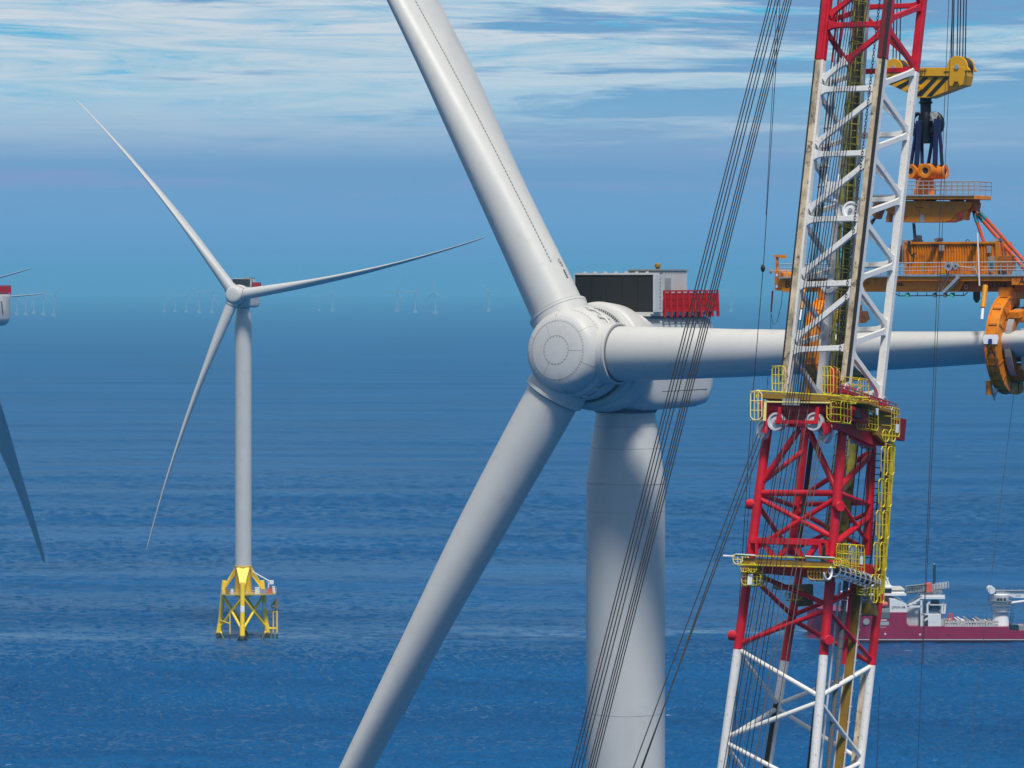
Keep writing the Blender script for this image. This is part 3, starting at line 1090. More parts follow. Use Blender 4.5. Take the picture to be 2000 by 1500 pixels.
FAR = [(33, 580, 616, 75, 20, 'faint'), (50, 580, 616, 40, -20, 'faint'), (66, 578, 613, 20, 5, 'faint'), (85, 577, 616, 72, 12, 'pale'), (105, 578, 618, 45, 30, 'pale'),
       (321, 577, 609, 85, 35, 'pale'), (342, 580, 609, 10, 10, 'faint'), (364, 577, 610, 60, 0, 'faint'), (389, 573, 612, 20, 8, 'pale'), (414, 573, 612, 58, 12, 'pale'),
       (623, 582, 608, 30, 0, 'faint'), (649, 574, 609, 100, 20, 'faint'), (776, 569, 609, 62, 25, 'pale'), (811, 570, 611, 55, 5, 'pale'), (850, 571, 613, 95, 45, 'pale'),
       (955, 571, 609, 10, 10, 'faint'), (1428, 572, 609, 40, 15, 'faint')]
names = ['far left edge, first of the hazy row by the red railing', 'second of the hazy row right of the red railing', 'third of the hazy row right of the red railing',
         'tall one with raised blade under the thin level blade tip', 'rightmost of the hazy row beside the left edge',
         'leftmost of the far row left of the jacket turbine tower', 'second of the far row left of the jacket turbine', 'third of the far row left of the jacket turbine',
         'fourth of the far row, two left of the jacket turbine hub', 'nearest to the left of the jacket turbine hub',
         'lone low one midway right of the jacket turbine', 'taller one of the two midway right of the jacket turbine', 'leftmost of three under the long right blade tip',
         'middle of three beyond the long right blade tip', 'rightmost of three, with its blade pointing straight up',
         'single one just left of the big upper blade root', 'one beyond the boom ropes right of the big nacelle']
for (px, hy, by, ph, yw, lk), nm in zip(FAR, names):
    Yd = H * F / (by - HY)
    base = P(px, by, Yd)
    o = obj('far_wind_turbine', far_mesh(ph, 0), mat('far_turbine_haze_grey', (0.34, 0.35, 0.36), 0.5), None)  # darker than the near turbines' white: part of the haze fading is in this colour
    hubz = H - (hy - HY) / F * Yd
    s = hubz / 106.0
    o.scale = (s * 1.15, s, s)
    o.location = (base.x, base.y, 0)
    o.rotation_euler = (0, 0, R(-yw))
    tag(o, 'hazy distant turbine: ' + nm, 'wind turbine', 'faint turbines on the horizon')

# ------------------------------------------------------------------ the lattice boom crane in front
def lin(x0, y0, x1, y1):
    return lambda y: x0 + (x1 - x0) * (y - y0) / (y1 - y0)


# four chords of each boom section: photo column as a function of photo row, and true depth
class Chords:
    def __init__(self, xs, y0, d0, y1, d1, wdt, ang):
        self.xs = xs
        self.dep = lin(d0, y0, d1, y1)
        self.off = {'L': wdt * math.sin(R(ang)), 'M': 0.0, 'R': wdt * math.cos(R(ang)), 'B': wdt * (math.sin(R(ang)) + math.cos(R(ang)))}

    def p(self, c, y):
        return P(self.xs[c](y), y, self.dep(y) + self.off[c])


xl, xm, xr = lin(1617, 0, 1536, 760), lin(1738, 0, 1652, 760), lin(1802, 0, 1719, 760)
UP = Chords({'L': xl, 'M': xm, 'R': xr, 'B': lambda y: xl(y) + xr(y) - xm(y)}, 0, 158.8, 760, 156.0, 3.5, 29)
ll, lm, lr = lin(1495, 870, 1410, 1497), lin(1645, 850, 1590, 1497), lin(1724, 1100, 1679, 1497)
LO = Chords({'L': ll, 'M': lm, 'R': lr, 'B': lambda y: ll(y) + lr(y) - lm(y)}, 850, 155.7, 1500, 153.4, 4.95, 27)
lr2, lb2 = lin(1704, 850, 1694, 1085), lin(1572, 850, 1545, 1085)
LH = Chords({'L': ll, 'M': lm, 'R': lr2, 'B': lb2}, 850, 155.7, 1500, 153.4, 4.6, 27)

base = LO.p('L', 1900) * 0.5 + LO.p('R', 1900) * 0.5
crane = empty('crane_boom', (base.x, base.y, base.z), world=True)
tag(crane, 'red and white lattice crane boom with yellow ladders rising in front of the turbine', 'crane')

uax = (UP.p('M', 0) - UP.p('M', 760)).normalized()
e1 = (UP.p('M', 400) - UP.p('L', 403)); e1 = (e1 - uax * e1.dot(uax)).normalized()
e2 = (UP.p('R', 485) - UP.p('M', 400)); e2 = (e2 - uax * e2.dot(uax)).normalized()
n1 = uax.cross(e1).normalized()
if n1.y > 0: n1 = -n1                      # outward normal of the left face
n2 = uax.cross(e2).normalized()
if n2.x < 0: n2 = -n2                      # outward normal of the right face
F1 = Plane(UP.p('M', 400), n1)
F2 = Plane(UP.p('M', 400), n2)

CH = 0.20
# same level on the four chords: photo row shift against the left chord
SH = {'L': 0, 'M': -3, 'R': 22 - 0, 'B': 25}
RED_ROW = {'L': 118, 'M': 116, 'R': 141, 'B': 140}
for c in 'LMRB':
    for m, ya, yb in ((M_CRED, -140, RED_ROW[c]), (M_CWHITE, RED_ROW[c], 800)):
        a, b = UP.p(c, ya), UP.p(c, yb)
        obj('chord', MB().bar(a, b, CH, CH, e1), m, crane, bevel=0.03)
# greasy guide rails with a black strip on the outer edge of the front and side chords
for c, off, s in (('L', e1 * -0.06, 1), ('M', e1 * -0.10, 1), ('R', e1 * 0.12, 1)):
    for k, (ya, yb) in enumerate(((-140, RED_ROW[c] - 1), (RED_ROW[c] + 1, 745))):
        if c != 'R':
            a, b = UP.p(c, ya) + n1 * (CH + 0.035) + off, UP.p(c, yb) + n1 * (CH + 0.035) + off
            mm = M_CRED if k == 0 else M_RAIL
            if c == 'M' and k == 0:
                mm = mat('rubbed_red', (0.16, 0.012, 0.016), 0.5, var=0.3, vscale=2)
            obj('guide_rail', MB().bar(a, b, 0.14, 0.032, e1), mm, crane)
        if c == 'L':
            a, b = UP.p(c, ya) - e1 * (CH + 0.05), UP.p(c, yb) - e1 * (CH + 0.05)
        elif c == 'M':
            a, b = UP.p(c, ya) + n1 * (CH + 0.03) + e1 * 0.14, UP.p(c, yb) + n1 * (CH + 0.03) + e1 * 0.14
        else:
            a, b = UP.p(c, ya) + e2 * (CH + 0.03), UP.p(c, yb) + e2 * (CH + 0.03)
        obj('wear_strip', MB().bar(a, b, 0.075, 0.045 if c != 'L' else 0.2, e1), M_BLACK, crane)


def member(p, q, nrm, w_=0.17, t_=0.13, m=M_CWHITE, name='brace'):
    """flat box brace with flared ends lying in a face with normal nrm"""
    p, q, nrm = V(p), V(q), V(nrm)
    d = (q - p).normalized()
    s = nrm.cross(d).normalized()
    L = (q - p).length
    prof = [(0, 2.2), (0.10, 1.7), (0.22, 1.32), (0.40, 1.08), (0.6, 1.0)]
    pts = [(x, k) for x, k in prof] + [(L - x, k) for x, k in prof[::-1]]
    left = [p + d * x + s * (w_ * k) for x, k in pts]
    right = [p + d * x - s * (w_ * k) for x, k in pts]
    poly = left + right[::-1]
    poly = [v - nrm * t_ for v in poly]
    return obj(name, MB().prism(poly, nrm * (2 * t_)), m, crane, bevel=0.02)


def col_for(y):
    return M_CRED if y < 128 else M_CWHITE


rowsL = [-76, 50, 175.5, 302, 429.5, 556, 683]
for i, y in enumerate(rowsL):
    m = col_for(y)
    # front face: level strut and one rising diagonal
    member(UP.p('L', y) + e1 * CH, UP.p('M', y - 3) - e1 * CH, n1, 0.14, 0.11, m)
    yd = y - 21
    up_y = y - 126.5 + 14
    a, b = UP.p('L', yd) + e1 * CH, UP.p('M', up_y) - e1 * CH
    if y == 175.5:
        t = (yd - 118) / (yd - up_y)
        c = a + (b - a) * t
        member(a, c, n1, 0.14, 0.11, M_CWHITE)
        member(c, b, n1, 0.14, 0.11, M_CRED)
    else:
        member(a, b, n1, 0.14, 0.11, col_for(y - 60))
    # right face: zigzag, and the two rear faces
    yr = y + 86
    mr = col_for(yr - 20)
    member(UP.p('M', y - 3 + 9) + e2 * CH, UP.p('R', yr - 6) - e2 * CH, n2, 0.14, 0.11, M_CRED if y < 100 else M_CWHITE)
    if i < len(rowsL) - 1:
        member(UP.p('R', yr + 6) - e2 * CH, UP.p('M', y + 126 - 3 - 12) + e2 * CH, n2, 0.14, 0.11, M_CWHITE if yr > 120 else M_CRED)
    member(UP.p('B', yr + 4) + e1 * CH, UP.p('R', yr + 1) - e1 * CH, -n1, 0.13, 0.10, mr)
    if i < len(rowsL) - 1:
        member(UP.p('B', yr + 18) + e1 * CH, UP.p('R', yr + 126 - 16) - e1 * CH, -n1, 0.13, 0.10, M_CWHITE if yr > 100 else M_CRED)
    member(UP.p('L', y + 10) + e2 * CH, UP.p('B', yr + 2) - e2 * CH, -n2, 0.13, 0.10, M_CRED if y < 100 else M_CWHITE)
    if i < len(rowsL) - 1:
        member(UP.p('B', yr + 14) - e2 * CH, UP.p('L', y + 126 - 10) + e2 * CH, -n2, 0.13, 0.10, M_CWHITE if yr > 120 else M_CRED)


def inner(a1, a2, y):
    """point inside the boom: a1, a2 = fractions along the two face directions at photo row y of the front chord"""
    pl, pm, pr = UP.p('L', y), UP.p('M', y - 3), UP.p('R', y + 22)
    return pl + (pm - pl) * a1 + (pr - pm) * a2


def inner_lo(a1, a2, y):
    pl, pm, pr = LO.p('L', y), LO.p('M', y), LO.p('R', y + 14)
    return pl + (pm - pl) * a1 + (pr - pm) * a2


# climbing ladder with hoops inside the boom, pipes and a chain
def ladder(name, pa, pb, width_v, depth_v, m, hoop=True, step=0.36, parent=crane, rail=0.045):
    d = (pb - pa).normalized()
    L = (pb - pa).length
    mb = MB()
    for s in (-1, 1):
        mb.tube(pa + width_v * s, pb + width_v * s, rail, rail, 6)
    k = 0
    while k * step < L:
        c = pa + d * (k * step)
        mb.tube(c - width_v, c + width_v, 0.028, 0.028, 5)
        k += 1
    if hoop:
        k = 0
        while k * 1.1 < L:
            c = pa + d * (k * 1.1)
            pts = []
            for q in range(9):
                a = math.pi * q / 8
                pts.append(c + width_v * (1.35 * math.cos(a)) + depth_v * math.sin(a))
            mb.path(pts, 0.035, 5)
            k += 1
        for q in (1, 3, 5, 7):
            a = math.pi * q / 8
            o_ = width_v * (1.35 * math.cos(a)) + depth_v * math.sin(a)
            mb.tube(pa + o_, pb + o_, 0.03, 0.03, 5)
    return obj(name, mb, m, parent)


ladder('ladder', inner(0.50, 0.60, 760), inner(0.17, 0.60, -100), e1 * 0.30, n1 * 0.55, M_LIME)
obj('cable_duct', MB().bar(inner(0.44, 0.75, 770), inner(0.10, 0.75, -100), 0.2, 0.12, e1), mat('mossy_duct', (0.055, 0.05, 0.02), 0.7, var=0.5, vscale=1.5), crane)
obj('cable_duct', MB().bar(inner(0.56, 0.75, 770), inner(0.22, 0.75, -100), 0.06, 0.08, e1), M_GREY, crane)
for a1, a2, r_, m in ((0.08, 0.18, 0.05, M_WHITE), (0.17, 0.18, 0.075, M_WHITE), (0.02, 0.28, 0.045, M_STEEL)):
    mb = MB().tube(inner(a1, a2, 420), inner(a1, a2, 118), r_, r_, 10)
    for k in range(8):
        y = 130 + k * 38
        c = inner(a1, a2, y)
        mb.tube(c - uax * 0.05, c + uax * 0.05, r_ * 1.9, r_ * 1.9, 10)
    obj('pipe', mb, m, crane)
    obj('pipe', MB().tube(inner(a1, a2, 118), inner(a1, a2, -110), r_, r_, 10), M_CRED, crane)
# lamp rack in the boom
mb = MB()
c0 = inner(0.33, 0.1, 372)
for q in (-0.35, 0.35):
    mb.tube(c0 + e1 * q - uax * 0.5, c0 + e1 * q + uax * 0.9, 0.05, 0.05, 6)
mb.box(c0 - uax * 0.5, e1 * 0.45, n1 * 0.22, uax * 0.06)
mb.box(c0 + uax * 0.2, e1 * 0.28, n1 * 0.15, uax * 0.28)
obj('lamp_rack', mb, M_WHITE, crane, bevel=0.02)
# chain along the front right chord
mb = MB()
pa, pb = UP.p('M', -20) - e1 * 0.52 + n1 * 0.1, UP.p('M', 690) - e1 * 0.52 + n1 * 0.1
L = (pb - pa).length
d = (pb - pa).normalized()
k = 0
while k * 0.17 < L:
    c = pa + d * (k * 0.17)
    ax_ = e1 if k % 2 else n1
    mb.path([c - d * 0.12 + ax_ * 0.0, c - d * 0.06 + ax_ * 0.055, c + d * 0.06 + ax_ * 0.055, c + d * 0.12, c + d * 0.06 - ax_ * 0.055, c - d * 0.06 - ax_ * 0.055], 0.020, 4, True)
    k += 1
obj('chain', mb, M_BLACK, crane)


def sheave(c, axis, r, wdt, m_rim=M_SHEAVE, m_cheek=M_CRED, cheek=0.5, name='sheave', parent=crane):
    """grooved rope wheel with spokes' web, hub cap and a side cheek"""
    axis = V(axis).normalized()
    mb = MB().lathe([(0.02, -wdt * 0.4), (r * 0.72, -wdt * 0.22), (r * 0.78, -wdt * 0.5), (r, -wdt * 0.5), (r * 0.88, -wdt * 0.08), (r * 0.88, wdt * 0.08), (r, wdt * 0.5), (r * 0.78, wdt * 0.5), (r * 0.72, wdt * 0.22), (0.02, wdt * 0.4)], c, axis, 32)
    s = obj(name, mb, m_rim, parent, angle=25)
    hb = MB().lathe([(0.001, wdt * 0.72), (r * 0.22, wdt * 0.7), (r * 0.26, wdt * 0.4)], c, axis, 20)
    hb.lathe([(0.001, -wdt * 0.72), (r * 0.22, -wdt * 0.7), (r * 0.26, -wdt * 0.4)], c, axis, 20)
    obj('hub_cap', hb, M_STEEL, s)
    return s


# white return sheave on the strut inside the boom
cs = F1.at(1663, 411, -0.75)
sheave(cs, n1, 0.46, 0.30, M_WHITE)
obj('sheave_bracket', MB().bar(F1.at(1640, 400, -0.9), F1.at(1640, 436, -0.9), 0.08, 0.3, e1), M_CWHITE, crane)
obj('sheave_bracket', MB().bar(F1.at(1677, 392, -0.55), F1.at(1672, 432, -0.55), 0.07, 0.10, e1), M_CWHITE, crane)
cs = F1.at(1620, 561, -1.6)
sheave(cs, (n1 + uax * 0.4), 0.42, 0.22, M_SHEAVE)

# ---- lower boom: round tubes
LU = (LO.p('M', 1100) - LO.p('M', 1500)).normalized()
RED2 = {'L': 1268, 'M': 1279, 'R': 1299, 'B': 1291}
TR = 0.235
for c in 'LMRB':
    hd = LH if c in 'RB' else LO
    if c in 'RB':
        obj('leg', MB().tube(LH.p(c, 835), LH.p(c, 1085), TR, TR, 24), M_CRED, crane)
        obj('leg', MB().tube(LO.p(c, 1085), LO.p(c, RED2[c]), TR, TR, 24), M_CRED, crane)
    else:
        obj('leg', MB().tube(LO.p(c, 820), LO.p(c, RED2[c]), TR + 0.01, TR + 0.01, 24), M_CRED, crane)
    lg = obj('leg', MB().tube(LO.p(c, RED2[c]), LO.p(c, 1900), TR, TR, 24), M_CWHITE, crane)
# grease-stained rail on the rear and right white legs
obj('wear_strip', MB().bar(LO.p('B', 1372) + n1 * (TR + 0.02), LO.p('B', 1900) + n1 * (TR + 0.02), 0.12, 0.03, e1), M_BLACK, crane)
obj('guide_rail', MB().bar(LO.p('R', 1318) - e1 * (TR + 0.06) + n1 * 0.1, LO.p('R', 1900) - e1 * (TR + 0.06) + n1 * 0.1, 0.13, 0.08, e1), M_RAIL, crane)


def strut(a, b, r=0.125, m=M_CRED):
    return obj('brace', MB().tube(a, b, r, r, 16), m, crane)


A_L, A_R = [1112, 1264, 1446, 1625, 1810], [1122, 1297, 1486, 1665, 1850]
B_M, B_B = [1186, 1366, 1545, 1730], [1206, 1380, 1560, 1745]
for i in range(4):
    m = M_CRED if i == 0 else M_CWHITE
    y0, y1 = A_L[i], A_L[i + 1]
    strut(LO.p('L', y0 + 4), LO.p('M', B_M[i] - 5), m=m)
    strut(LO.p('M', B_M[i] + 5), LO.p('L', y1 - 6), m=m)
    strut(LO.p('R', A_R[i] + 4), LO.p('M', B_M[i] - 6), m=m)
    strut(LO.p('M', B_M[i] + 5), LO.p('R', A_R[i + 1] - 7), m=m)
    strut(LO.p('L', y0 + 8), LO.p('B', B_B[i] - 4), m=m)
    strut(LO.p('B', B_B[i] + 4), LO.p('L', y1 - 2), m=m)
    strut(LO.p('R', A_R[i] + 8), LO.p('B', B_B[i] - 4), m=m)
    strut(LO.p('B', B_B[i] + 4), LO.p('R', A_R[i + 1] - 2), m=m)
# head section between the two platforms
G = LH
strut(LO.p('L', 963), LO.p('M', 963), 0.165)
strut(LO.p('L', 948), (LO.p('L', 838) + LO.p('M', 838)) / 2 - e1 * 0.3, 0.165)
strut(LO.p('M', 962), (LO.p('L', 838) + LO.p('M', 838)) / 2 + e1 * 0.2, 0.165)
strut(LO.p('L', 973), LO.p('M', 1050), 0.135)
strut(LO.p('M', 972), LO.p('L', 1076), 0.135)
strut(LO.p('M', 955), G.p('R', 886), 0.165)
strut(LO.p('M', 962), G.p('R', 986), 0.135)
strut(LO.p('M', 1064), G.p('R', 1010), 0.165)
strut(LO.p('M', 970), G.p('R', 1060), 0.11)
strut(LO.p('L', 965), G.p('B', 990), 0.135)
strut(LO.p('L', 985), G.p('B', 1080), 0.135)
strut(LO.p('L', 945), G.p('B', 880), 0.135)
strut(G.p('B', 985), G.p('R', 982), 0.135)
strut(G.p('B', 975), G.p('R', 880), 0.135)
strut(G.p('B', 995), G.p('R', 1075), 0.135)
strut(G.p('B', 1075), G.p('R', 1000), 0.11)
# flange discs on the legs
for c, y, dv in (('L', 986, -e1), ('M', 990, n2 * 0.6 + n1 * 0.5), ('L', 1243, -e1), ('M', 1250, n2 * 0.6 + n1 * 0.5)):
    a = LO.p(c, y)
    dv = dv.normalized()
    obj('lifting_trunnion', MB().tube(a, a + dv * 0.55, 0.26, 0.26, 20), M_CRED, crane, bevel=0.03)

# planes of the lower boom faces
le1 = (LO.p('M', 1000) - LO.p('L', 1000)).normalized()
G1 = Plane(LO.p('M', 1000), n1)
G2 = Plane(LO.p('M', 1000), n2)

# box beam and knee braces just above the lower platform
obj('cross_beam', MB().bar(G1.at(1472, 1056), G1.at(1612, 1060), 0.16, 0.2, uax), M_CRED, crane, bevel=0.02)
for xa, xb in ((1490, 1512), (1545, 1522), (1550, 1566), (1598, 1578)):
    obj('brace', MB().bar(G1.at(xa, 1060, -0.05), G1.at(xb, 1088, -0.05), 0.12, 0.12, e1), M_CRED, crane)
obj('base_girder', MB().box((LO.p('L', 1112) + LO.p('M', 1112)) / 2, e1 * 2.0, n1 * 0.35, uax * 0.32), M_CRED, crane, bevel=0.03)
g2d = (LO.p('R', 1125) - LO.p('M', 1115))
obj('base_girder', MB().bar(LO.p('M', 1106) + g2d * 0.08, LO.p('R', 1118) - g2d * 0.05, 0.32, 0.3, uax), M_CRED, crane, bevel=0.03)
mb = MB()
for xa in (1464, 1602):
    for dx in (0, 14):
        mb.bar(G1.at(xa + dx, 1056, 0.30), G1.at(xa + dx, 1084, 0.30), 0.07, 0.06, e1)
    mb.bar(G1.at(xa, 1058, 0.30), G1.at(xa + 14, 1058, 0.30), 0.07, 0.06, uax)
obj('pad_eye_bracket', mb, M_CRED, crane)


def cage(pl, x0, y0, x1, y1, out, depth, m=M_YEL, nb=2, nh=2, sk=0.0, name='safety_cage', r=0.030, back=True):
    """guard cage: two rounded bar frames on a face of the boom, joined by struts and filled with thin bars"""
    mb = MB()
    cs = []
    for o_ in ((out, out + depth) if back else (out + depth,)):
        q = [pl.at(x, y, out + depth) + pl.n * (o_ - out - depth) for x, y in ((x0, y0), (x1, y0 + sk), (x1, y1 + sk), (x0, y1))]
        pts = []
        for i in range(4):
            a, b, c = q[i - 1], q[i], q[(i + 1) % 4]
            u, v_ = (a - b), (c - b)
            rr = min(0.16, u.length * 0.3, v_.length * 0.3)
            pts += [b + u.normalized() * rr, b + v_.normalized() * rr]
        mb.path(pts, r, 6, True)
        for k in range(nb):
            t = (k + 1) / (nb + 1)
            mb.path([q[0] + (q[1] - q[0]) * t, q[3] + (q[2] - q[3]) * t], r * 0.7, 5)
        for k in range(nh):
            t = (k + 1) / (nh + 1)
            mb.path([q[0] + (q[3] - q[0]) * t, q[1] + (q[2] - q[1]) * t], r * 0.7, 5)
        cs.append(q)
    if back:
        for i in range(4):
            mb.path([cs[0][i], cs[1][i]], r * 0.8, 5)
        for t in (0.33, 0.66):
            a, b = cs[0][0] + (cs[0][3] - cs[0][0]) * t, cs[1][0] + (cs[1][3] - cs[1][0]) * t
            mb.path([a, b], r * 0.7, 5)
            a, b = cs[0][1] + (cs[0][2] - cs[0][1]) * t, cs[1][1] + (cs[1][2] - cs[1][1]) * t
            mb.path([a, b], r * 0.7, 5)
    return obj(name, mb, m, crane)


def slab(name, pl, quad, out0, out1, m, bevel=0.02):
    """plate whose outline is given on a face of the boom, between two distances from that face"""
    poly = [pl.at(x, y, out1) for x, y in quad]
    return obj(name, MB().prism(poly, pl.n * (out0 - out1)), m, crane, bevel=bevel)


# ---- upper platform
# head box girder of the lower boom (front, right, rear halves)
slab('head_girder', G1, [(1484, 783), (1626, 790), (1640, 800), (1640, 834), (1618, 838), (1484, 828)], -0.2, 0.35, M_CRED)
slab('head_girder', G2, [(1636, 790), (1728, 818), (1728, 872), (1700, 868), (1636, 838)], 0.0, 0.3, M_CRED)
slab('sheave_beam', G1, [(1500, 792), (1622, 797), (1622, 806), (1500, 801)], 0.36, 0.72, M_CRED)
slab('deck', G1, [(1486, 771), (1696, 783), (1696, 789), (1486, 777)], -0.5, 1.05, M_OCHRE)
slab('deck', G2, [(1640, 776), (1757, 805), (1757, 811), (1640, 782)], 0.25, 0.95, M_OCHRE)
slab('toe_board', G1, [(1483, 767), (1652, 776), (1652, 786), (1483, 777)], 1.06, 1.10, M_OCHRE, 0)
slab('edge_rail', G1, [(1492, 783), (1622, 785), (1622, 788), (1492, 786)], 1.12, 1.2, mat('pale_yellow', (0.75, 0.66, 0.25), 0.45), 0.01)
slab('edge_rail', G1, [(1492, 783), (1497, 783), (1495, 822), (1490, 822)], 1.12, 1.2, mat('pale_yellow', (0.75, 0.66, 0.25), 0.45), 0.01)
slab('wear_plate', G1, [(1528, 778), (1562, 779), (1561, 792), (1527, 791)], 1.11, 1.18, M_GREY, 0.01)
mb = MB()
for (xa, ya, xb, yb) in ((1478, 763, 1500, 765), (1500, 765, 1695, 777), (1478, 763, 1478, 777)):
    mb.path([G1.at(xa, ya, 1.0), G1.at(xb, yb, 1.0)], 0.05, 6)
for k in range(14):
    x = 1484 + k * 15.5
    mb.path([G1.at(x, 764 + k * 0.9, 1.0), G1.at(x, 776 + k * 0.9, 1.0)], 0.03, 5)
obj('railing', mb, M_YEL, crane)
mb = MB()
for (xa, ya, xb, yb) in ((1640, 752, 1752, 790), (1640, 757, 1752, 796)):
    mb.path([G2.at(xa, ya, 0.9), G2.at(xb, yb, 0.9)], 0.04, 6)
for k in range(9):
    x = 1642 + k * 13.5
    mb.path([G2.at(x, 753 + k * 4.6, 0.9), G2.at(x, 776 + k * 4.6, 0.9)], 0.03, 5)
obj('railing', mb, mat('dull_red_rail', (0.25, 0.10, 0.12), 0.5), crane)
cage(G1, 1466, 764, 1488, 820, 0.2, 0.9, mat('pale_yellow', (0.75, 0.66, 0.25), 0.45), 2, 2)
cage(G1, 1508, 715, 1534, 766, -0.2, 0.8, M_YEL, 3, 2)
obj('ladder_plate', MB().bar(G1.at(1537, 722, -0.2), G1.at(1535, 768, -0.2), 0.1, 0.4, e1), M_CRED, crane)
cage(G1, 1605, 716, 1628, 770, -0.2, 0.8, M_YEL, 3, 2)
obj('ladder_plate', MB().bar(G1.at(1630, 720, -0.1), G1.at(1627, 768, -0.1), 0.09, 0.4, e1), M_CRED, crane)
cage(G2, 1676, 738, 1696, 778, -0.1, 0.9, M_YEL, 3, 2, 4)
cage(G1, 1615, 785, 1642, 822, 0.3, 0.8, M_YEL, 2, 2)
cage(G2, 1642, 782, 1662, 824, 0.4, 0.6, M_YEL, 2, 2, 4)
cage(G2, 1655, 772, 1672, 784, 0.9, 0.4, M_YEL, 2, 1, 5)
cage(G2, 1697, 781, 1715, 838, 0.5, 0.7, M_YEL, 2, 4, 4)
cage(G2, 1741, 795, 1757, 850, 0.5, 0.7, M_YEL, 2, 4, 4)
slab('side_panel', G2, [(1662, 782), (1698, 792), (1698, 812), (1662, 802)], 0.32, 0.5, M_OCHRE)
slab('side_panel', G2, [(1714, 798), (1748, 808), (1746, 850), (1730, 868), (1712, 850)], 0.32, 0.6, M_OCHRE)
slab('motor_box', G2, [(1660, 792), (1694, 801), (1694, 828), (1660, 820)], 0.32, 0.9, M_CRED)
slab('motor', G2, [(1672, 800), (1682, 803), (1682, 818), (1672, 815)], 0.91, 1.1, M_BLACK)
slab('side_box', G2, [(1759, 816), (1771, 819), (1767, 862), (1755, 859)], 0.4, 0.8, mat('deep_red', (0.16, 0.004, 0.014), 0.5))
slab('winch_drum', G2, [(1652, 752), (1676, 760), (1676, 774), (1652, 768)], -0.1, 0.3, M_CRED)
slab('winch_drum', G2, [(1700, 770), (1736, 784), (1736, 797), (1700, 784)], -0.2, 0.2, M_CRED)
for k in range(4):
    c = G2.at(1655 + k * 24, 762 + k * 9, 0.5)
    mb = MB().path([c + uax * (0.35 * math.sin(a)) + e2 * (0.35 * math.cos(a)) for a in [R(q) for q in range(0, 181, 20)]], 0.04, 6)
    obj('guard_hoop', mb, M_SHEAVE, crane)
slab('notice_board', G2, [(1711, 791), (1716, 792), (1715, 811), (1710, 810)], 1.21, 1.25, M_WHITE, 0)
slab('notice_board', G2, [(1751, 828), (1756, 829), (1755, 846), (1750, 845)], 1.21, 1.25, M_WHITE, 0)
# rope sheaves under the head
for x, y, r_ in ((1518, 824, 0.47), (1592, 824, 0.47)):
    s = sheave(G1.at(x, y, 0.85), n1, r_, 0.34)
for x, y in ((1491, 839), (1613, 846)):
    s = sheave(G1.at(x, y, 0.55), (n1 + e1 * (-0.75 if x < 1550 else -0.65)), 0.52, 0.26)
# link bar and hangers holding the sheaves
slab('link_bar', G1, [(1514, 820), (1596, 821), (1596, 828), (1514, 827)], 1.06, 1.14, M_CRED, 0.01)
for x in (1518, 1592):
    slab('hanger', G1, [(x + 2, 795), (x + 8, 795), (x + 5, 828), (x - 4, 828)], 1.05, 1.13, M_CRED, 0.01)
slab('hanger', G1, [(1494, 816), (1504, 820), (1498, 848), (1488, 844)], 0.85, 0.95, M_CRED, 0.01)
slab('hanger', G1, [(1604, 826), (1622, 826), (1622, 844), (1610, 850)], 0.85, 0.95, M_CRED, 0.01)
for k in range(4):
    sheave(G2.at(1668 + k * 10, 855 + k * 5, -0.3), n2, 0.33, 0.2)
slab('sheave_guard', G2, [(1662, 842), (1708, 862), (1708, 876), (1662, 856)], 0.0, 0.15, M_CRED, 0.01)

# caged ladder down the right side
ladder('ladder', G2.at(1737, 868, 0.75), G2.at(1714, 1160, 0.75), e2 * 0.36 - n1 * 0.05, n2 * 0.4, M_YEL, False, 0.32, rail=0.05)
obj('ladder_back', MB().bar(G2.at(1739, 862, 0.45), G2.at(1717, 1160, 0.45), 0.20, 0.08, e2), M_OCHRE, crane)
obj('ladder_guard', MB().bar(G2.at(1745, 868, 0.9), G2.at(1723, 1160, 0.9), 0.07, 0.10, e2), M_YEL, crane)
for yy in (835, 868, 931, 993, 1055, 1118):
    xx = 1737 - (yy - 868) * 23 / 292
    cage(G2, xx - 16, yy + 4, xx - 4, yy + 58 if yy != 835 else yy + 26, 0.8, 0.45, M_YEL, 1, 1, 2, r=0.034, back=False)
    cage(G2, xx - 3, yy + 4, xx + 9, yy + 58 if yy != 835 else yy + 26, 0.8, 0.45, M_YEL, 1, 1, 2, r=0.034, back=False)
# ladder inside the head, hidden partly by the red tubes
ladder('ladder', inner_lo(0.62, 0.55, 1090), inner_lo(0.62, 0.55, 840), e1 * 0.3, n1 * 0.45, M_LIME)
obj('cable_duct', MB().bar(inner_lo(0.66, 0.7, 1085), inner_lo(0.66, 0.7, 838), 0.22, 0.08, e1), M_LIME, crane)
obj('cable_bundle', MB().tube(inner_lo(0.42, 0.25, 1090), inner_lo(0.42, 0.25, 845), 0.13, 0.13, 10), M_BLACK, crane)
ladder('ladder', inner_lo(0.47, 0.75, 1090), inner_lo(0.47, 0.75, 845), e1 * 0.28, n1 * 0.4, M_BLACK, False)
ladder('ladder', inner_lo(0.88, 0.85, 1090), inner_lo(0.88, 0.85, 870), e1 * 0.28, n1 * 0.4, M_BLACK, False)

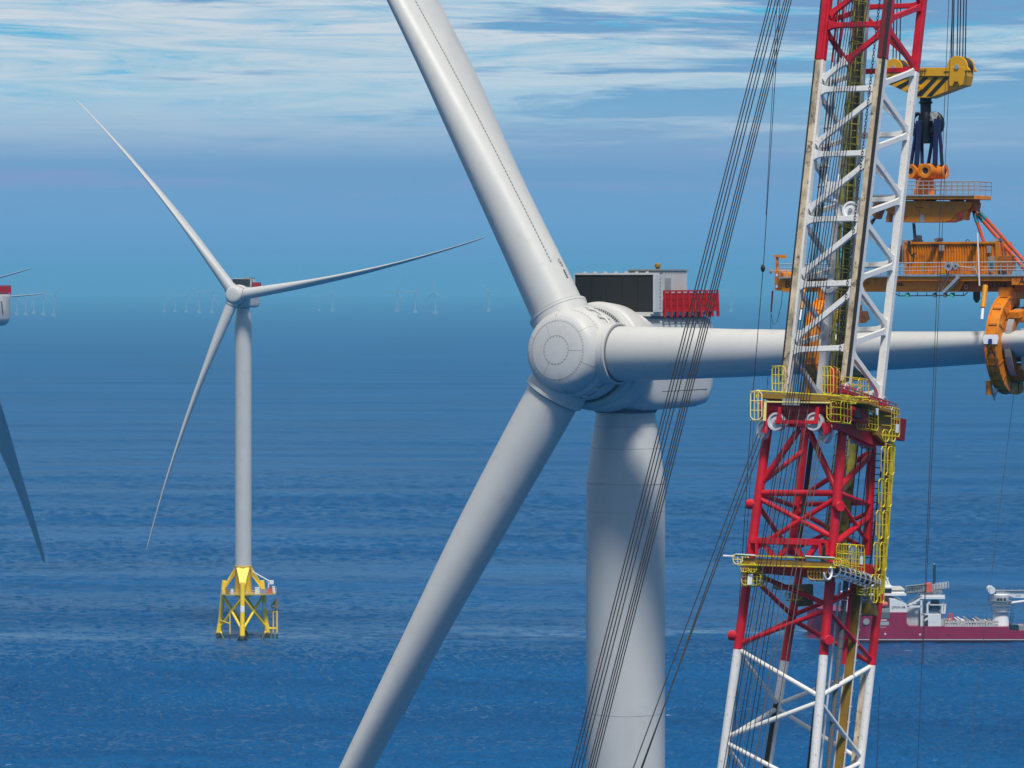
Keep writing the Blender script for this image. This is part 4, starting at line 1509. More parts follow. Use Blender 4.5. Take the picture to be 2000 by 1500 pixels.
# ---- lower platform
slab('deck', G1, [(1446, 1089), (1630, 1098), (1634, 1107), (1450, 1101)], 0.46, 1.4, M_OCHRE)
slab('edge_rail', G1, [(1432, 1083), (1474, 1084), (1630, 1090), (1630, 1093), (1474, 1087), (1432, 1086)], 1.42, 1.5, M_YEL, 0.01)
slab('edge_rail', G1, [(1446, 1101), (1632, 1107), (1632, 1110), (1446, 1104)], 1.42, 1.5, M_YEL, 0.01)
slab('edge_rail', G1, [(1436, 1081), (1474, 1083), (1474, 1085.5), (1436, 1083)], 1.51, 1.58, M_WHITE, 0.01)
slab('edge_rail', G1, [(1572, 1085), (1630, 1088), (1630, 1090), (1572, 1087)], 1.51, 1.58, M_WHITE, 0.01)
obj('outrigger_bar', MB().tube(G1.at(1413, 1086, 1.2), G1.at(1436, 1087, 1.2), 0.06, 0.06, 8), M_WHITE, crane)
cage(G1, 1432, 1083, 1450, 1102, 0.6, 0.9, mat('pale_yellow', (0.75, 0.66, 0.25), 0.45), 1, 1)
cage(G1, 1447, 1103, 1462, 1117, 0.7, 0.7, M_YEL, 2, 1)
cage(G1, 1462, 1100, 1478, 1118, 0.7, 0.7, M_YEL, 2, 2)
cage(G1, 1448, 1118, 1486, 1143, 0.5, 0.7, M_YEL, 4, 2)
slab('notice_board', G1, [(1461, 1121), (1470, 1121), (1468, 1142), (1459, 1142)], 1.25, 1.28, M_WHITE, 0)
cage(G1, 1578, 1107, 1614, 1132, 0.5, 0.7, mat('amber_rail', (0.55, 0.33, 0.03), 0.5), 5, 2)
cage(G1, 1628, 1091, 1644, 1105, 0.6, 0.9, M_YEL, 2, 1)
cage(G2, 1658, 1064, 1672, 1118, 0.5, 0.7, M_YEL, 2, 3, 2)
cage(G2, 1671, 1064, 1688, 1120, 0.5, 0.7, M_YEL, 2, 3, 2)
slab('notice_board', G2, [(1681, 1086), (1686, 1087), (1685, 1103), (1680, 1102)], 1.22, 1.25, M_WHITE, 0)
slab('deck', G2, [(1636, 1106), (1722, 1134), (1722, 1140), (1636, 1112)], 0.1, 0.9, mat('grating_grey', (0.12, 0.12, 0.13), 0.6))
# horizontal caged ladder along the right face
mb = MB()
pa, pb = G2.at(1630, 1113, 1.0), G2.at(1708, 1139, 1.0)
for q in range(7):
    a = math.pi * 2 * q / 7
    o_ = uax * 0.32 * math.sin(a) + n2 * 0.32 * math.cos(a)
    mb.tube(pa + o_, pb + o_, 0.03, 0.03, 5)
for k in range(9):
    c = pa + (pb - pa) * k / 8
    mb.path([c + uax * 0.34 * math.sin(a) + n2 * 0.34 * math.cos(a) for a in [2 * math.pi * q / 16 for q in range(16)]], 0.04, 5, True)
obj('ladder_cage', mb, M_STEEL, crane)
mb = MB().path([G2.at(1617 + 0, 1118, 1.1) + uax * 0.35 * math.sin(a) + e2 * 0.4 * math.cos(a) for a in [R(q) for q in range(-170, 60, 15)]], 0.055, 8)
obj('guard_hoop', mb, M_WHITE, crane)
cage(G2, 1694, 1146, 1718, 1163, 0.4, 0.6, M_YEL, 3, 1, 2)
slab('counterweight_box', Plane(LO.p('R', 1180), n1), [(1670, 1178), (1700, 1178), (1700, 1200), (1670, 1200)], 0.6, 1.6, M_OCHRE)
cage(Plane(LO.p('R', 1180), n1), 1654, 1156, 1686, 1174, 0.6, 0.7, M_LIME, 4, 1)
slab('junction_box', Plane(LO.p('B', 1150), n1), [(1510, 1140), (1548, 1142), (1548, 1152), (1510, 1150)], 1.0, 1.6, mat('dark_olive', (0.05, 0.05, 0.025), 0.6))
slab('junction_box', Plane(LO.p('B', 1150), n1), [(1548, 1142), (1584, 1140), (1584, 1182), (1550, 1184)], 1.2, 1.5, mat('dark_olive', (0.05, 0.05, 0.025), 0.6))
cage(Plane(LO.p('B', 1150), n1), 1534, 1152, 1566, 1172, 1.2, 0.6, M_LIME, 3, 1)

# cable runs down the inside of the lower boom
obj('cable_bundle', MB().tube(inner_lo(0.78, 0.42, 1130), inner_lo(0.78, 0.42, 1900), 0.13, 0.13, 8), M_BLACK, crane)
obj('cable_bundle', MB().tube(inner_lo(0.74, 0.40, 1130), inner_lo(0.74, 0.40, 1900), 0.09, 0.09, 8), M_BLACK, crane)
obj('cable_bundle', MB().tube(inner_lo(0.85, 0.44, 1130), inner_lo(0.85, 0.44, 1900), 0.06, 0.06, 8), M_SHEAVE, crane)
mb = MB()
pa, pb = inner_lo(0.985, 0.34, 1130), inner_lo(0.985, 0.34, 1900)
for k in range(40):
    a, b = pa + (pb - pa) * (k / 40), pa + (pb - pa) * ((k + 0.94) / 40)
    mb.tube(a, b, 0.15, 0.15, 10)
obj('hose_chain', mb, mat('hose_grey', (0.10, 0.105, 0.11), 0.6), crane)
obj('cable_tray', MB().bar(inner_lo(0.96, 0.62, 1125), inner_lo(0.96, 0.62, 1900), 0.20, 0.05, e1), M_OCHRE, crane)
mb = MB()
for q in (-0.27, 0.27):
    mb.tube(inner_lo(0.96, 0.62, 1125) + e1 * q, inner_lo(0.96, 0.62, 1900) + e1 * q, 0.05, 0.05, 6)
for k in range(26):
    c = inner_lo(0.96, 0.62, 1130 + k * 30)
    mb.tube(c - e1 * 0.3, c + e1 * 0.38, 0.03, 0.03, 5)
obj('ladder', mb, mat('dull_white', (0.5, 0.48, 0.44), 0.5), crane)
obj('tube_stay', MB().tube(inner_lo(0.93, 0.55, 1130), inner_lo(0.93, 0.55, 1290), 0.12, 0.12, 8), M_CRED, crane)

# ---- ropes of the crane (photo row/column of both ends, true depth of both ends)
def rope(x0, y0, d0, x1, y1, d1, r=0.034, m=M_ROPE, parent=crane, name='rope', sag=0.0):
    a, b = P(x0, y0, d0), P(x1, y1, d1)
    pts = []
    n = 10 if sag else 1
    for k in range(n + 1):
        t = k / n
        p = a + (b - a) * t
        p.z -= sag * 4 * t * (1 - t)
        pts.append(p)
    return obj(name, MB().path(pts, r, 6), m, parent)


def ext(xa, ya, xb, yb, y):
    return xa + (xb - xa) * (y - ya) / (yb - ya)


# two groups of boom hoist ropes sweeping up from the lower left
for (xt, xb, d) in ((1503, 1116, 0.0), (1508, 1122, 0.3), (1515, 1129, 0.6), (1521, 1136, 0.9), (1532, 1149, 0.2), (1536.5, 1153.5, 0.5), (1541, 1158, 0.8), (1545.5, 1163, 1.1)):
    # both groups run between rows 0 and 1500 of the photo
    rope(ext(xt, 0, xb, 1500, -260), -260, 166 + d, ext(xt, 0, xb, 1500, 2600), 2600, 148 + d, 0.030)
# thin tag line with a small weight, and the line below it
rope(1531, -120, 166, 1491, 520, 165, 0.02)
rope(1524, -120, 166.3, 1496, 420, 165.6, 0.014)
rope(1490, 530, 165, 1468, 800, 164, 0.02)
rope(1468, 800, 164, 1398, 1900, 158, 0.02)
rope(1474, 800, 164, 1406, 1900, 158, 0.014)
wb = P(1490, 524, 165)
obj('rope_ball', MB().lathe([(0.01, 0.22), (0.09, 0.15), (0.13, 0.0), (0.09, -0.15), (0.01, -0.22)], wb, (0, 0, 1), 12), M_BLACK, crane)
# ropes leaving the left sheaves down to the deck winches
rope(1481, 846, 154.8, 1222, 1540, 148, 0.028)
rope(1486, 850, 154.8, 1240, 1540, 148, 0.028)
rope(1494, 852, 154.8, 1252, 1500, 148, 0.03)
# falls in front of the boom, from the top down past the sheaves and on down the boom
FALL = [(1656, 1533, 1413), (1661, 1538, 1418), (1666, 1543, 1424), (1671, 1547, 1431), (1676, 1556, 1437), (1681, 1561, 1444), (1686, 1566, 1452), (1692, 1572, 1461), (1697, 1578, 1474)]
for k, (xt, xmid, xb) in enumerate(FALL):
    d_t, d_m, d_b = 158.0 - 0.2 * (k % 3), 154.4 - 0.15 * (k % 3), 151.6 - 0.2 * (k % 2)
    m = M_ROPE2 if k % 3 == 2 else M_ROPE
    rope(xt + (xt - xmid) * 0.12, -100, d_t + 0.4, xmid, 800, d_m, 0.021)
    rope(xmid, 800, d_m, ext(xmid, 800, xb, 1500, 1900), 1900, d_b, 0.021, m)
for (xt, yt, xb) in ((1609, 848, 1500), (1603, 850, 1484), (1600, 850, 1470)):
    rope(xt, yt, 154.3, ext(xt, yt, xb, 1500, 1900), 1900, 150.5, 0.024, M_ROPE2)
# rope bundle beside the front chord and lines inside
for q in (0.0, 0.12, 0.24):
    a, b = inner(0.08 + q * 0.4, 0.15, -100), inner(0.10 + q * 0.4, 0.15, 770)
    obj('rope', MB().path([a, b], 0.03, 6), M_ROPE, crane)
for q in (0.0, 0.06, 0.15, 0.2):
    a, b = inner_lo(0.92 + q * 0.3, 0.4 + q, 860), inner_lo(0.92 + q * 0.3, 0.4 + q, 1100)
    obj('rope', MB().path([a, b], 0.028, 6), M_ROPE, crane)
# service lines hanging right of the boom
rope(1858, -120, 172, 1792, 1500, 160, 0.016)
rope(1866, -120, 172.5, 1802, 1300, 160, 0.016)
rope(1980, 770, 186, 1890, 1500, 170, 0.012)
rope(1718, 1340, 154, 1705, 1700, 152, 0.015)
rope(1792, 1500, 160, 1770, 1900, 157, 0.016)

# ------------------------------------------------------------------ hook block, slings and the blade lifting yoke
BY = 32.4                                    # yaw of the rotor: the yoke lies along the right blade
yd = V((math.cos(R(BY)), -math.sin(R(BY)), 0))      # along the blade, away from the hub
yn = V((-math.sin(R(BY)), -math.cos(R(BY)), 0))     # towards the camera side
hubw = P(1128, 690, 200)
ZU = V((0, 0, 1))
YP = Plane(hubw, yn)


def yq(px, py, out=0.0):
    return YP.at(px, py, out)


# --- hook block
hb0 = yq(1808, 150)
hook = empty('hook_block', hb0, world=True)
tag(hook, 'yellow crane hook block with black hazard stripes hanging on wire ropes', 'hook block')
bw = 0.5
poly = [(1726, 131), (1903, 131), (1903, 152), (1895, 170), (1822, 192), (1797, 192), (1728, 166), (1726, 152)]


def hslab(name, pts, o0, o1, m, parent=hook, bevel=0.02, base_out=None):
    bo = o0 if base_out is None else base_out
    q = [yq(x, y, bo) for x, y in pts]
    q = [p + yn * (o0 - bo) for p in q]
    return obj(name, MB().prism(q, yn * (o1 - o0)), m, parent, bevel=bevel)


hslab('body', [(1732, 150), (1878, 150), (1880, 167), (1816, 191), (1794, 191), (1734, 164)], -bw, bw, M_HOOKY, base_out=bw)
hslab('top_beam', [(1728, 132), (1862, 132), (1862, 149), (1728, 149)], -bw - 0.05, bw + 0.1, M_HOOKY, base_out=bw)
hslab('end_housing', [(1856, 131), (1886, 131), (1886, 148), (1882, 166), (1876, 168), (1873, 160), (1866, 160), (1862, 169), (1856, 168)], -bw - 0.15, bw + 0.18, M_HOOKY, base_out=bw)
for k in range(7):
    x = 1742 + k * 20
    lo = 189 if 60 < x - 1732 < 90 else 190
    def bot(xx):
        return 164 + (xx - 1734) * 27 / 63 if xx < 1797 else (191 if xx < 1816 else 191 - (xx - 1816) * 24 / 64)
    x0, x1 = x + 22, x + 32
    if x1 > 1858:
        continue
    b0, b1 = x - 12, x - 2
    pts = [(x0, 151), (x1, 151), (b1 if bot(b1) > 0 else b1, min(188, bot(max(b1, 1736)) - 1.5)), (b0, min(188, bot(max(b0, 1736)) - 1.5))]
    hslab('hazard_stripe', pts, bw + 0.004, bw + 0.02, M_BLACK, bevel=0, base_out=bw)
text('capacity_mark', '500T', 0.42, yq(1797, 141, bw + 0.14), yd, ZU, M_TXT, hook)
for px, py, r_ in ((1747, 133, 0.52), (1871, 131, 0.62)):
    for k in range(3):
        c = yq(px, py, bw) + yn * (-0.20 - 0.27 * k)
        s = obj('sheave', MB().lathe([(0.05, -0.12), (r_ * 0.9, -0.1), (r_, -0.14), (r_ * 0.85, 0), (r_, 0.14), (r_ * 0.9, 0.1), (0.05, 0.12)], c, yn, 28), M_BLACK, hook, angle=25)
    c = yq(px, py, bw)
    pts = []
    for q in range(13):
        a = math.pi * q / 12
        pts.append(c + yd * (r_ + 0.05) * math.cos(a) + ZU * ((r_ + 0.05) * math.sin(a)))
    pts += [c - yd * (r_ + 0.25) - ZU * 0.25, c + yd * (r_ + 0.25) - ZU * 0.25]
    ck = obj('cheek_plate', MB().prism(pts, yn * 0.16), M_HOOKY, hook, bevel=0.02)
    obj('axle_cap', MB().tube(c + yn * 0.14, c + yn * 0.24, 0.15, 0.15, 14), M_STEEL, ck)
    obj('cheek_plate', MB().prism([p - yn * 1.02 for p in pts], yn * 0.10), M_HOOKY, hook, bevel=0.02)
for px, dx in ((1858, 0), (1861, 0), (1869, 0), (1874, 0), (1880, 0), (1885, 0), (1734, 0), (1744, 0), (1750, 0), (1757, 0)):
    o_ = bw - 0.15 - 0.2 * (px % 4)
    a = yq(px, 125, o_)
    obj('wire_rope', MB().path([a, a + V((0.25, 0.2, 12))], 0.036, 6), M_ROPE, hook)
ey = yq(1795, 172, bw + 0.05)
obj('pad_eye', MB().lathe([(0.1, 0.0), (0.22, 0.0), (0.22, 0.12), (0.1, 0.12), (0.1, 0.0)], yq(1794, 172, bw + 0.02), yn, 18, smooth=False), M_HOOKY, hook)
# --- black double hook
hc = yq(1808, 190)
hk = MB().lathe([(0.36, 0.1), (0.36, -0.25), (0.42, -0.27), (0.42, -0.36), (0.33, -0.42), (0.33, -0.95), (0.40, -1.0)], hc, ZU, 20, caps=True)
hk.lathe([(0.36, -0.95), (0.45, -1.2), (0.48, -1.7), (0.44, -2.2), (0.42, -2.5), (0.42, -2.75), (0.38, -2.8)], hc, ZU, 20, caps=True)
ho_ = obj('hook', hk, M_HOOK, hook)
for s in (-1, 1):
    pts, rad = [], []
    rings = []
    for q in range(15):
        t = q / 14
        a = R(-100 + 205 * t)
        rr = 0.48
        c = hc + yd * (s * (0.52 + rr * math.cos(a) * 0.95)) + ZU * (-1.55 + rr * math.sin(a) * 1.15)
        rd = 0.30 * (1 - t) ** 0.7 + 0.06
        tang = V(yd) * (s * -math.sin(a)) + ZU * math.cos(a)
        nn = tang.cross(yn).normalized()
        rings.append([c + nn * rd * math.cos(2 * math.pi * k / 12) + yn * rd * 1.1 * math.sin(2 * math.pi * k / 12) for k in range(12)])
    obj('hook_prong', MB().loft(rings), M_HOOK, ho_)
mb = MB()
for s in (-1, 1):
    mb.path([hc + yd * (s * 0.42) - ZU * 0.9, hc + yd * (s * 0.6) - ZU * 1.05, hc + yd * (s * 0.85) - ZU * 1.0], 0.035, 6)
obj('safety_chain', mb, M_BLACK, ho_)

# --- orange upper spreader with railing
sp0 = yq(1808, 390)
spr = empty('spreader_frame', sp0, world=True)
tag(spr, 'orange lifting spreader with railed walkway, hanging on blue slings', 'spreader')


def slabY(name, pts, o0, o1, m, parent, bevel=0.02, ref=None):
    ref = o1 if ref is None else ref
    q = [yq(x, y, ref) for x, y in pts]
    q = [p + yn * (o0 - ref) for p in q]
    return obj(name, MB().prism(q, yn * (o1 - o0)), m, parent, bevel=bevel)


obj('column', MB().lathe([(0.55, 1.45), (0.56, 0.5), (0.68, 0.3), (0.68, -0.6), (0.9, -0.75)], yq(1806, 382), ZU, 24, caps=True), M_ORANGE, spr)
obj('column_head', MB().box(yq(1808, 334), yd * 0.75, yn * 0.6, ZU * 0.42), M_ORANGE, spr, bevel=0.12)
for px, py, o_ in ((1782, 335, 0.55), (1812, 334, 0.95), (1836, 336, 0.1)):
    c = yq(px, py, o_)
    axd = yn if px < 1830 else yd
    mb = MB().lathe([(0.22, 0.38), (0.42, 0.40), (0.44, 0.3), (0.44, -0.5), (0.42, -0.6), (0.22, -0.6)], c, axd, 24)
    mb.lathe([(0.01, 0.1), (0.22, 0.38)], c, axd, 24)
    tr = obj('trunnion', mb, M_ORANGE, spr)
    obj('trunnion_bore', MB().lathe([(0.001, 0.30), (0.21, 0.34)], c, axd, 20), M_BLACK, tr)
slabY('walkway', [(1700, 381), (1902, 381), (1902, 389), (1700, 389)], -1.3, 1.3, M_ORANGE, spr)
slabY('walkway_edge', [(1700, 380), (1903, 380), (1903, 383), (1700, 383)], 1.31, 1.36, M_STEEL, spr, 0)
slabY('main_beam', [(1728, 397), (1740, 392), (1880, 393), (1896, 396), (1892, 408), (1868, 416), (1858, 430), (1845, 434), (1765, 434), (1745, 420), (1730, 412)], -0.8, 0.8, M_ORANGE, spr)
for x in (1785, 1800, 1855, 1886):
    slabY('beam_post', [(x, 388), (x + 10, 388), (x + 10, 398), (x, 398)], -0.7, 0.7, M_ORDARK, spr)
slabY('inspection_plate', [(1797, 419), (1805, 419), (1805, 434), (1797, 434)], 0.805, 0.84, M_GREY, spr, 0)
for x, y in ((1733, 414), (1863, 412), (1884, 410)):
    slabY('stand_leg', [(x, y), (x + 6, y), (x + 3, y + 14), (x + 3, y + 20), (x - 3, y + 20), (x - 3, y + 12)], 0.2, 0.75, M_ORANGE, spr)
slabY('end_arm', [(1886, 392), (1898, 391), (1903, 402), (1900, 412), (1890, 408)], -0.5, 0.5, M_ORDARK, spr)
slabY('end_arm', [(1700, 414), (1706, 396), (1730, 380), (1734, 392), (1716, 408), (1708, 428)], -0.5, 0.5, M_ORANGE, spr)
slabY('link_plate', [(1897, 392), (1902, 396), (1906, 414), (1918, 418), (1916, 424), (1900, 420)], -0.12, 0.12, M_ORANGE, spr)
mb = MB()
for z in (354, 362, 369):
    for o_ in (-1.28, 1.28):
        mb.path([yq(1766, z, 1.28) + yn * (o_ - 1.28), yq(1903, z, 1.28) + yn * (o_ - 1.28)], 0.028, 5)
    mb.path([yq(1903, z, 1.28), yq(1903, z, 1.28) - yn * 2.56], 0.028, 5)
for k in range(13):
    x = 1770 + k * 11.05
    for o_ in (0, -2.56):
        a, b = yq(x, 354, 1.28) + yn * o_, yq(x, 381, 1.28) + yn * o_
        mb.path([a, b], 0.025, 5)
obj('railing', mb, M_GREY, spr)
mb = MB().path([yq(1786, 436, 0.3), yq(1788, 460, 0.35), yq(1789, 490, 0.6), yq(1784, 503, 0.9), yq(1778, 496, 1.0), yq(1776, 470, 1.0)], 0.05, 8)
mb.path([yq(1783, 436, 0.3), yq(1785, 462, 0.4), yq(1785, 494, 0.7), yq(1780, 500, 0.95), yq(1774, 488, 1.0), yq(1774, 470, 1.0)], 0.04, 8)
obj('power_cable', mb, M_BLACK, spr)

# --- blue slings from hook to spreader
BS = [(1791, 238, 1778, 322, 0.5, 'leftmost blue sling, next to the white boom chord'), (1795, 238, 1789, 322, 0.7, 'broad blue sling on the left prong, second from the left'),
      (1799, 240, 1800, 320, 0.1, 'thin dark sling sloping right from the left prong'), (1826, 238, 1812, 320, 0.1, 'dark sling sloping left from the right prong'),
      (1828, 234, 1825, 322, 0.7, 'broad blue sling under the grey rag'), (1833, 236, 1839, 322, 0.4, 'rightmost blue sling, ending at the side roll')]
for k, (xa, ya, xb, yb, o_, lab) in enumerate(BS):
    a, b = yq(xa, ya, o_), yq(xb, yb, o_)
    wv = 0.12 if k in (1, 4) else 0.065
    mb = MB().bar(a, b, wv, 0.05, yd)
    mb.bar(a + yn * -0.16, b + yn * -0.16, wv, 0.05, yd)
    mb.bar(a - yn * 0.20, a + yn * 0.04, wv * 1.1, 0.07, yd)
    mb.bar(b - yn * 0.20, b + yn * 0.04, wv * 1.1, 0.07, yd)
    tag(obj('lifting_sling', mb, M_BLUE, None, bevel=0.02), lab, 'sling', 'blue lifting slings below the hook')
mb = MB()
c = yq(1824, 227, 0.5)
rings = []
for q in range(7):
    z = 0.26 - q * 0.087
    rings.append([c + ZU * z + yd * ((0.22 + 0.05 * math.sin(3 * k + q)) * math.cos(2 * math.pi * k / 14)) + yn * ((0.10 + 0.03 * math.cos(2 * k + q)) * math.sin(2 * math.pi * k / 14)) for k in range(14)])
tag(obj('cloth', MB().loft(rings), M_RAG), 'grey rag wrapped round the slings on the right hook prong', 'cloth')

# --- the yoke
y0 = yq(1800, 545)
yoke = empty('blade_yoke', y0, world=True)
tag(yoke, 'long orange blade lifting yoke with ribbed container, railing and C-shaped clamps', 'lifting yoke')
BO = 1.0


def ys(name, pts, o0, o1, m, bevel=0.02, parent=None):
    return slabY(name, pts, o0, o1, m, parent or yoke, bevel, ref=BO)


ys('main_beam', [(1548, 545), (1735, 541), (1735, 570), (1548, 570)], -0.7, 0.7, M_ORANGE)
ys('main_beam', [(1735, 541), (1990, 539), (2120, 539), (2120, 572), (1990, 570), (1735, 570)], -0.7, 0.55, M_ORDARK)
ys('upper_flange', [(1752, 540), (1977, 540), (1977, 549), (1752, 549)], 0.6, 1.15, M_ORANGE)
ys('beam_side', [(1760, 549), (1880, 549), (1868, 569), (1740, 569), (1740, 549)], 0.58, 0.85, M_ORANGE)
ys('beam_end', [(1978, 541), (2120, 541), (2120, 557), (1978, 557)], 0.6, 1.2, M_ORANGE)
ys('beam_panel', [(1527, 545), (1552, 545), (1552, 570), (1527, 570)], -0.6, 1.0, M_ORANGE)
ys('end_unit', [(1511, 530), (1516, 527), (1524, 528), (1528, 534), (1534, 568), (1511, 567)], -0.4, 0.9, M_ORANGE, 0.04)
ys('warning_plate', [(1514, 535), (1518, 535), (1518, 540), (1514, 540)], 0.905, 0.92, M_WHITE, 0)
ys('warning_plate', [(1514, 557), (1518, 557), (1518, 562), (1514, 562)], 0.905, 0.92, M_WHITE, 0)
text('section_letter', 'B', 0.62, yq(1538, 555.5, 1.02), yd, ZU, M_TXT, yoke, 0.012)
text('section_letter', 'A', 0.55, yq(1996, 549, 1.22), yd, ZU, M_TXT, yoke, 0.012)
text('beam_lettering', 'MAR', 0.28, yq(1756, 556, 0.87), yd, ZU, M_TXT, yoke, 0.01)
text('beam_lettering', 'LUVA  II', 0.50, yq(1956, 558, 0.6), yd, ZU, M_TXT, yoke, 0.01)
mb = MB()
mb.tube(yq(1518, 528, 0.3), yq(1518, 502, 0.3), 0.09, 0.09, 8)
mb.bar(yq(1513, 500, 0.3), yq(1533, 500, 0.3), 0.07, 0.15, ZU)
mb.box(yq(1529, 502, 0.3), yd * 0.16, yn * 0.16, ZU * 0.08)
obj('lamp_post', mb, M_ORANGE, yoke)
mb = MB().path([yq(1511, 529, 0.6), yq(1505, 531, 0.9)], 0.05, 6)
mb.lathe([(0.02, -0.04), (0.2, 0.0), (0.02, 0.05)], yq(1505, 529, 0.9), yd, 12)
obj('anemometer', mb, M_GREY, yoke)
mb = MB().tube(yq(1509, 568, 0.5), yq(1506, 610, 0.5), 0.055, 0.055, 6)
obj('dropper_rope', mb, mat('dark_red_rope', (0.12, 0.01, 0.012), 0.7), yoke)
mb = MB().path([yq(1528, 570, 0.4), yq(1526, 595, 0.4), yq(1518, 628, 0.4), yq(1510, 634, 0.4), yq(1506, 612, 0.4)], 0.018, 5)
mb.path([yq(1506, 612, 0.4), yq(1503, 700, 0.4), yq(1498, 760, 0.4)], 0.016, 5)
obj('tag_line', mb, M_ROPE, yoke)
# grating along the beam and its railing
ys('grating', [(1524, 541), (1752, 537), (2120, 537), (2120, 540), (1752, 539.5), (1524, 544)], -1.2, 1.25, M_STEEL, 0)
mb = MB()
for yy, r_ in ((516, 0.035), (523.5, 0.025), (530, 0.025)):
    mb.path([yq(1522, yy, 1.2), yq(2120, yy - 6 if yy < 520 else yy - 4, 1.2)], r_, 5)
    mb.path([yq(1522, yy, 1.2) - yn * 2.3, yq(2120, yy - 6 if yy < 520 else yy - 4, 1.2) - yn * 2.3], r_, 5)
for k in range(47):
    x = 1523 + k * 12.7
    if 1770 < x < 1935 and k % 2:
        continue
    mb.path([yq(x, 515, 1.2), yq(x, 540, 1.2)], 0.024, 5)
    mb.path([yq(x, 515, 1.2) - yn * 2.3, yq(x, 540, 1.2) - yn * 2.3], 0.024, 5)
obj('railing', mb, M_STEEL, yoke)
# ribbed container
CO = 0.75
mb = MB()
a, b = yq(1770, 536, CO), yq(1948, 536, CO)
wid = (b - a).length
nr = 34
prof = []
for k in range(nr):
    for q, dd in ((0.0, 0.0), (0.35, 0.0), (0.5, -0.07), (0.85, -0.07)):
        prof.append(a + (b - a).normalized() * (wid * (k + q) / nr) + yn * dd)
prof += [b, b - yn * 2.2, a - yn * 2.2]
hgt = (yq(1770, 473, CO) - yq(1770, 536, CO)).length
cont = obj('container', MB().prism(prof, ZU * hgt), M_ORANGE, yoke)
mb = MB()
u = (b - a).normalized()
for p in (a, b):
    mb.bar(p + yn * 0.03, p + yn * 0.03 + ZU * hgt, 0.09, 0.05, u)
mb.bar(a + yn * 0.03 + ZU * (hgt - 0.05), b + yn * 0.03 + ZU * (hgt - 0.05), 0.06, 0.045, ZU)
mb.bar(a + yn * 0.03 + ZU * 0.06, b + yn * 0.03 + ZU * 0.06, 0.06, 0.045, ZU)
obj('container_frame', mb, M_ORANGE, cont)
ys('generator_box', [(1756, 468), (1772, 468), (1772, 515), (1756, 515)], -1.3, 0.6, M_GREY)
ys('exhaust', [(1774, 459), (1782, 459), (1782, 474), (1774, 474)], -0.4, -0.1, M_GREY)
ys('side_cabinet', [(1728, 478), (1756, 478), (1756, 512), (1728, 512)], -1.2, 0.3, M_ORDARK)
ys('switch_box', [(1834, 479), (1843, 479), (1843, 490), (1834, 490)], 0.83, 1.0, M_GREY)
for x in (1820, 1938):
    ys('floodlight', [(x - 6, 466), (x + 5, 464), (x + 7, 470), (x - 4, 472)], -0.2, 0.3, M_GREY)
for x in (1825, 1902):
    ys('floodlight', [(x - 5, 476), (x + 4, 475), (x + 5, 480), (x - 3, 481)], 0.83, 1.15, M_BLACK)
for x in (1798, 1834, 1890):
    mb = MB().path([yq(x, 474, 0.5) + yd * 0.12 * math.cos(R(q)) + ZU * (0.05 + 0.14 * math.sin(R(q))) for q in range(0, 360, 30)], 0.025, 5, True)
    obj('lifting_eye', mb, M_BLACK, yoke)
ys('outboard_box', [(1948, 500), (1967, 499), (1967, 529), (1948, 529)], -0.3, 0.9, M_ORDARK)
ys('door_panel', [(1926, 480), (1934, 480), (1934, 494), (1926, 494)], 0.8, 0.84, M_GREY, 0)
# winch with its triangular frame
mb = MB()
cw = yq(1859, 520, 1.35)
mb.lathe([(0.12, 0.1), (0.27, 0.1), (0.27, -0.1), (0.12, -0.1), (0.12, 0.1)], cw - yd * 0.18, yn, 20, smooth=False)
mb.lathe([(0.07, 0.1), (0.17, 0.1), (0.17, -0.1), (0.07, -0.1), (0.07, 0.1)], cw + yd * 0.28, yn, 18, smooth=False)
mb.prism([cw + yd * -0.18 + ZU * 0.24, cw + yd * 0.28 + ZU * 0.15, cw + yd * 0.28 - ZU * 0.15, cw - yd * 0.18 - ZU * 0.24], yn * -0.06)
obj('winch', mb, M_STEEL, yoke)
mb = MB().path([yq(1856, 527, 1.3), yq(1846, 541, 1.3)], 0.03, 5)
mb.path([yq(1863, 526, 1.3), yq(1868, 541, 1.3)], 0.03, 5)
mb.path([yq(1870, 520, 1.3), yq(1905, 524, 1.3), yq(1912, 545, 1.3)], 0.025, 5)
mb.path([yq(1855, 530, 1.3), yq(1832, 566, 1.1)], 0.018, 5)
mb.path([yq(1860, 530, 1.3), yq(1838, 568, 1.1)], 0.018, 5)
obj('winch_lines', mb, M_STEEL, yoke)
ys('winch_motor', [(1843, 527), (1852, 526), (1853, 534), (1844, 535)], 1.2, 1.5, mat('bright_amber', (0.62, 0.26, 0.01), 0.45))
# access stair on the beam side
mb = MB()
for o_ in (1.05, 1.45):
    mb.bar(yq(1878, 541, BO) + yn * (o_ - BO), yq(1848, 571, BO) + yn * (o_ - BO), 0.09, 0.03, ZU)
for k in range(7):
    t = (k + 0.5) / 7
    p = yq(1878 - 30 * t, 541 + 30 * t, BO)
    mb.box(p + yn * 0.25, yd * 0.10, yn * 0.2, ZU * 0.02)
obj('stair', mb, M_STEEL, yoke)
mb = MB()
rg = yq(1887, 560, 0.62)
mb.path([rg + yd * 0.10 * math.cos(R(q)) + ZU * 0.13 * math.sin(R(q)) for q in range(0, 360, 30)], 0.03, 5, True)
obj('lifting_eye', mb, M_STEEL, yoke)
mb = MB().tube(yq(1909, 455, 1.3), yq(1913, 558, 1.3), 0.045, 0.045, 8)
obj('whip_aerial', mb, M_WHITE, yoke)
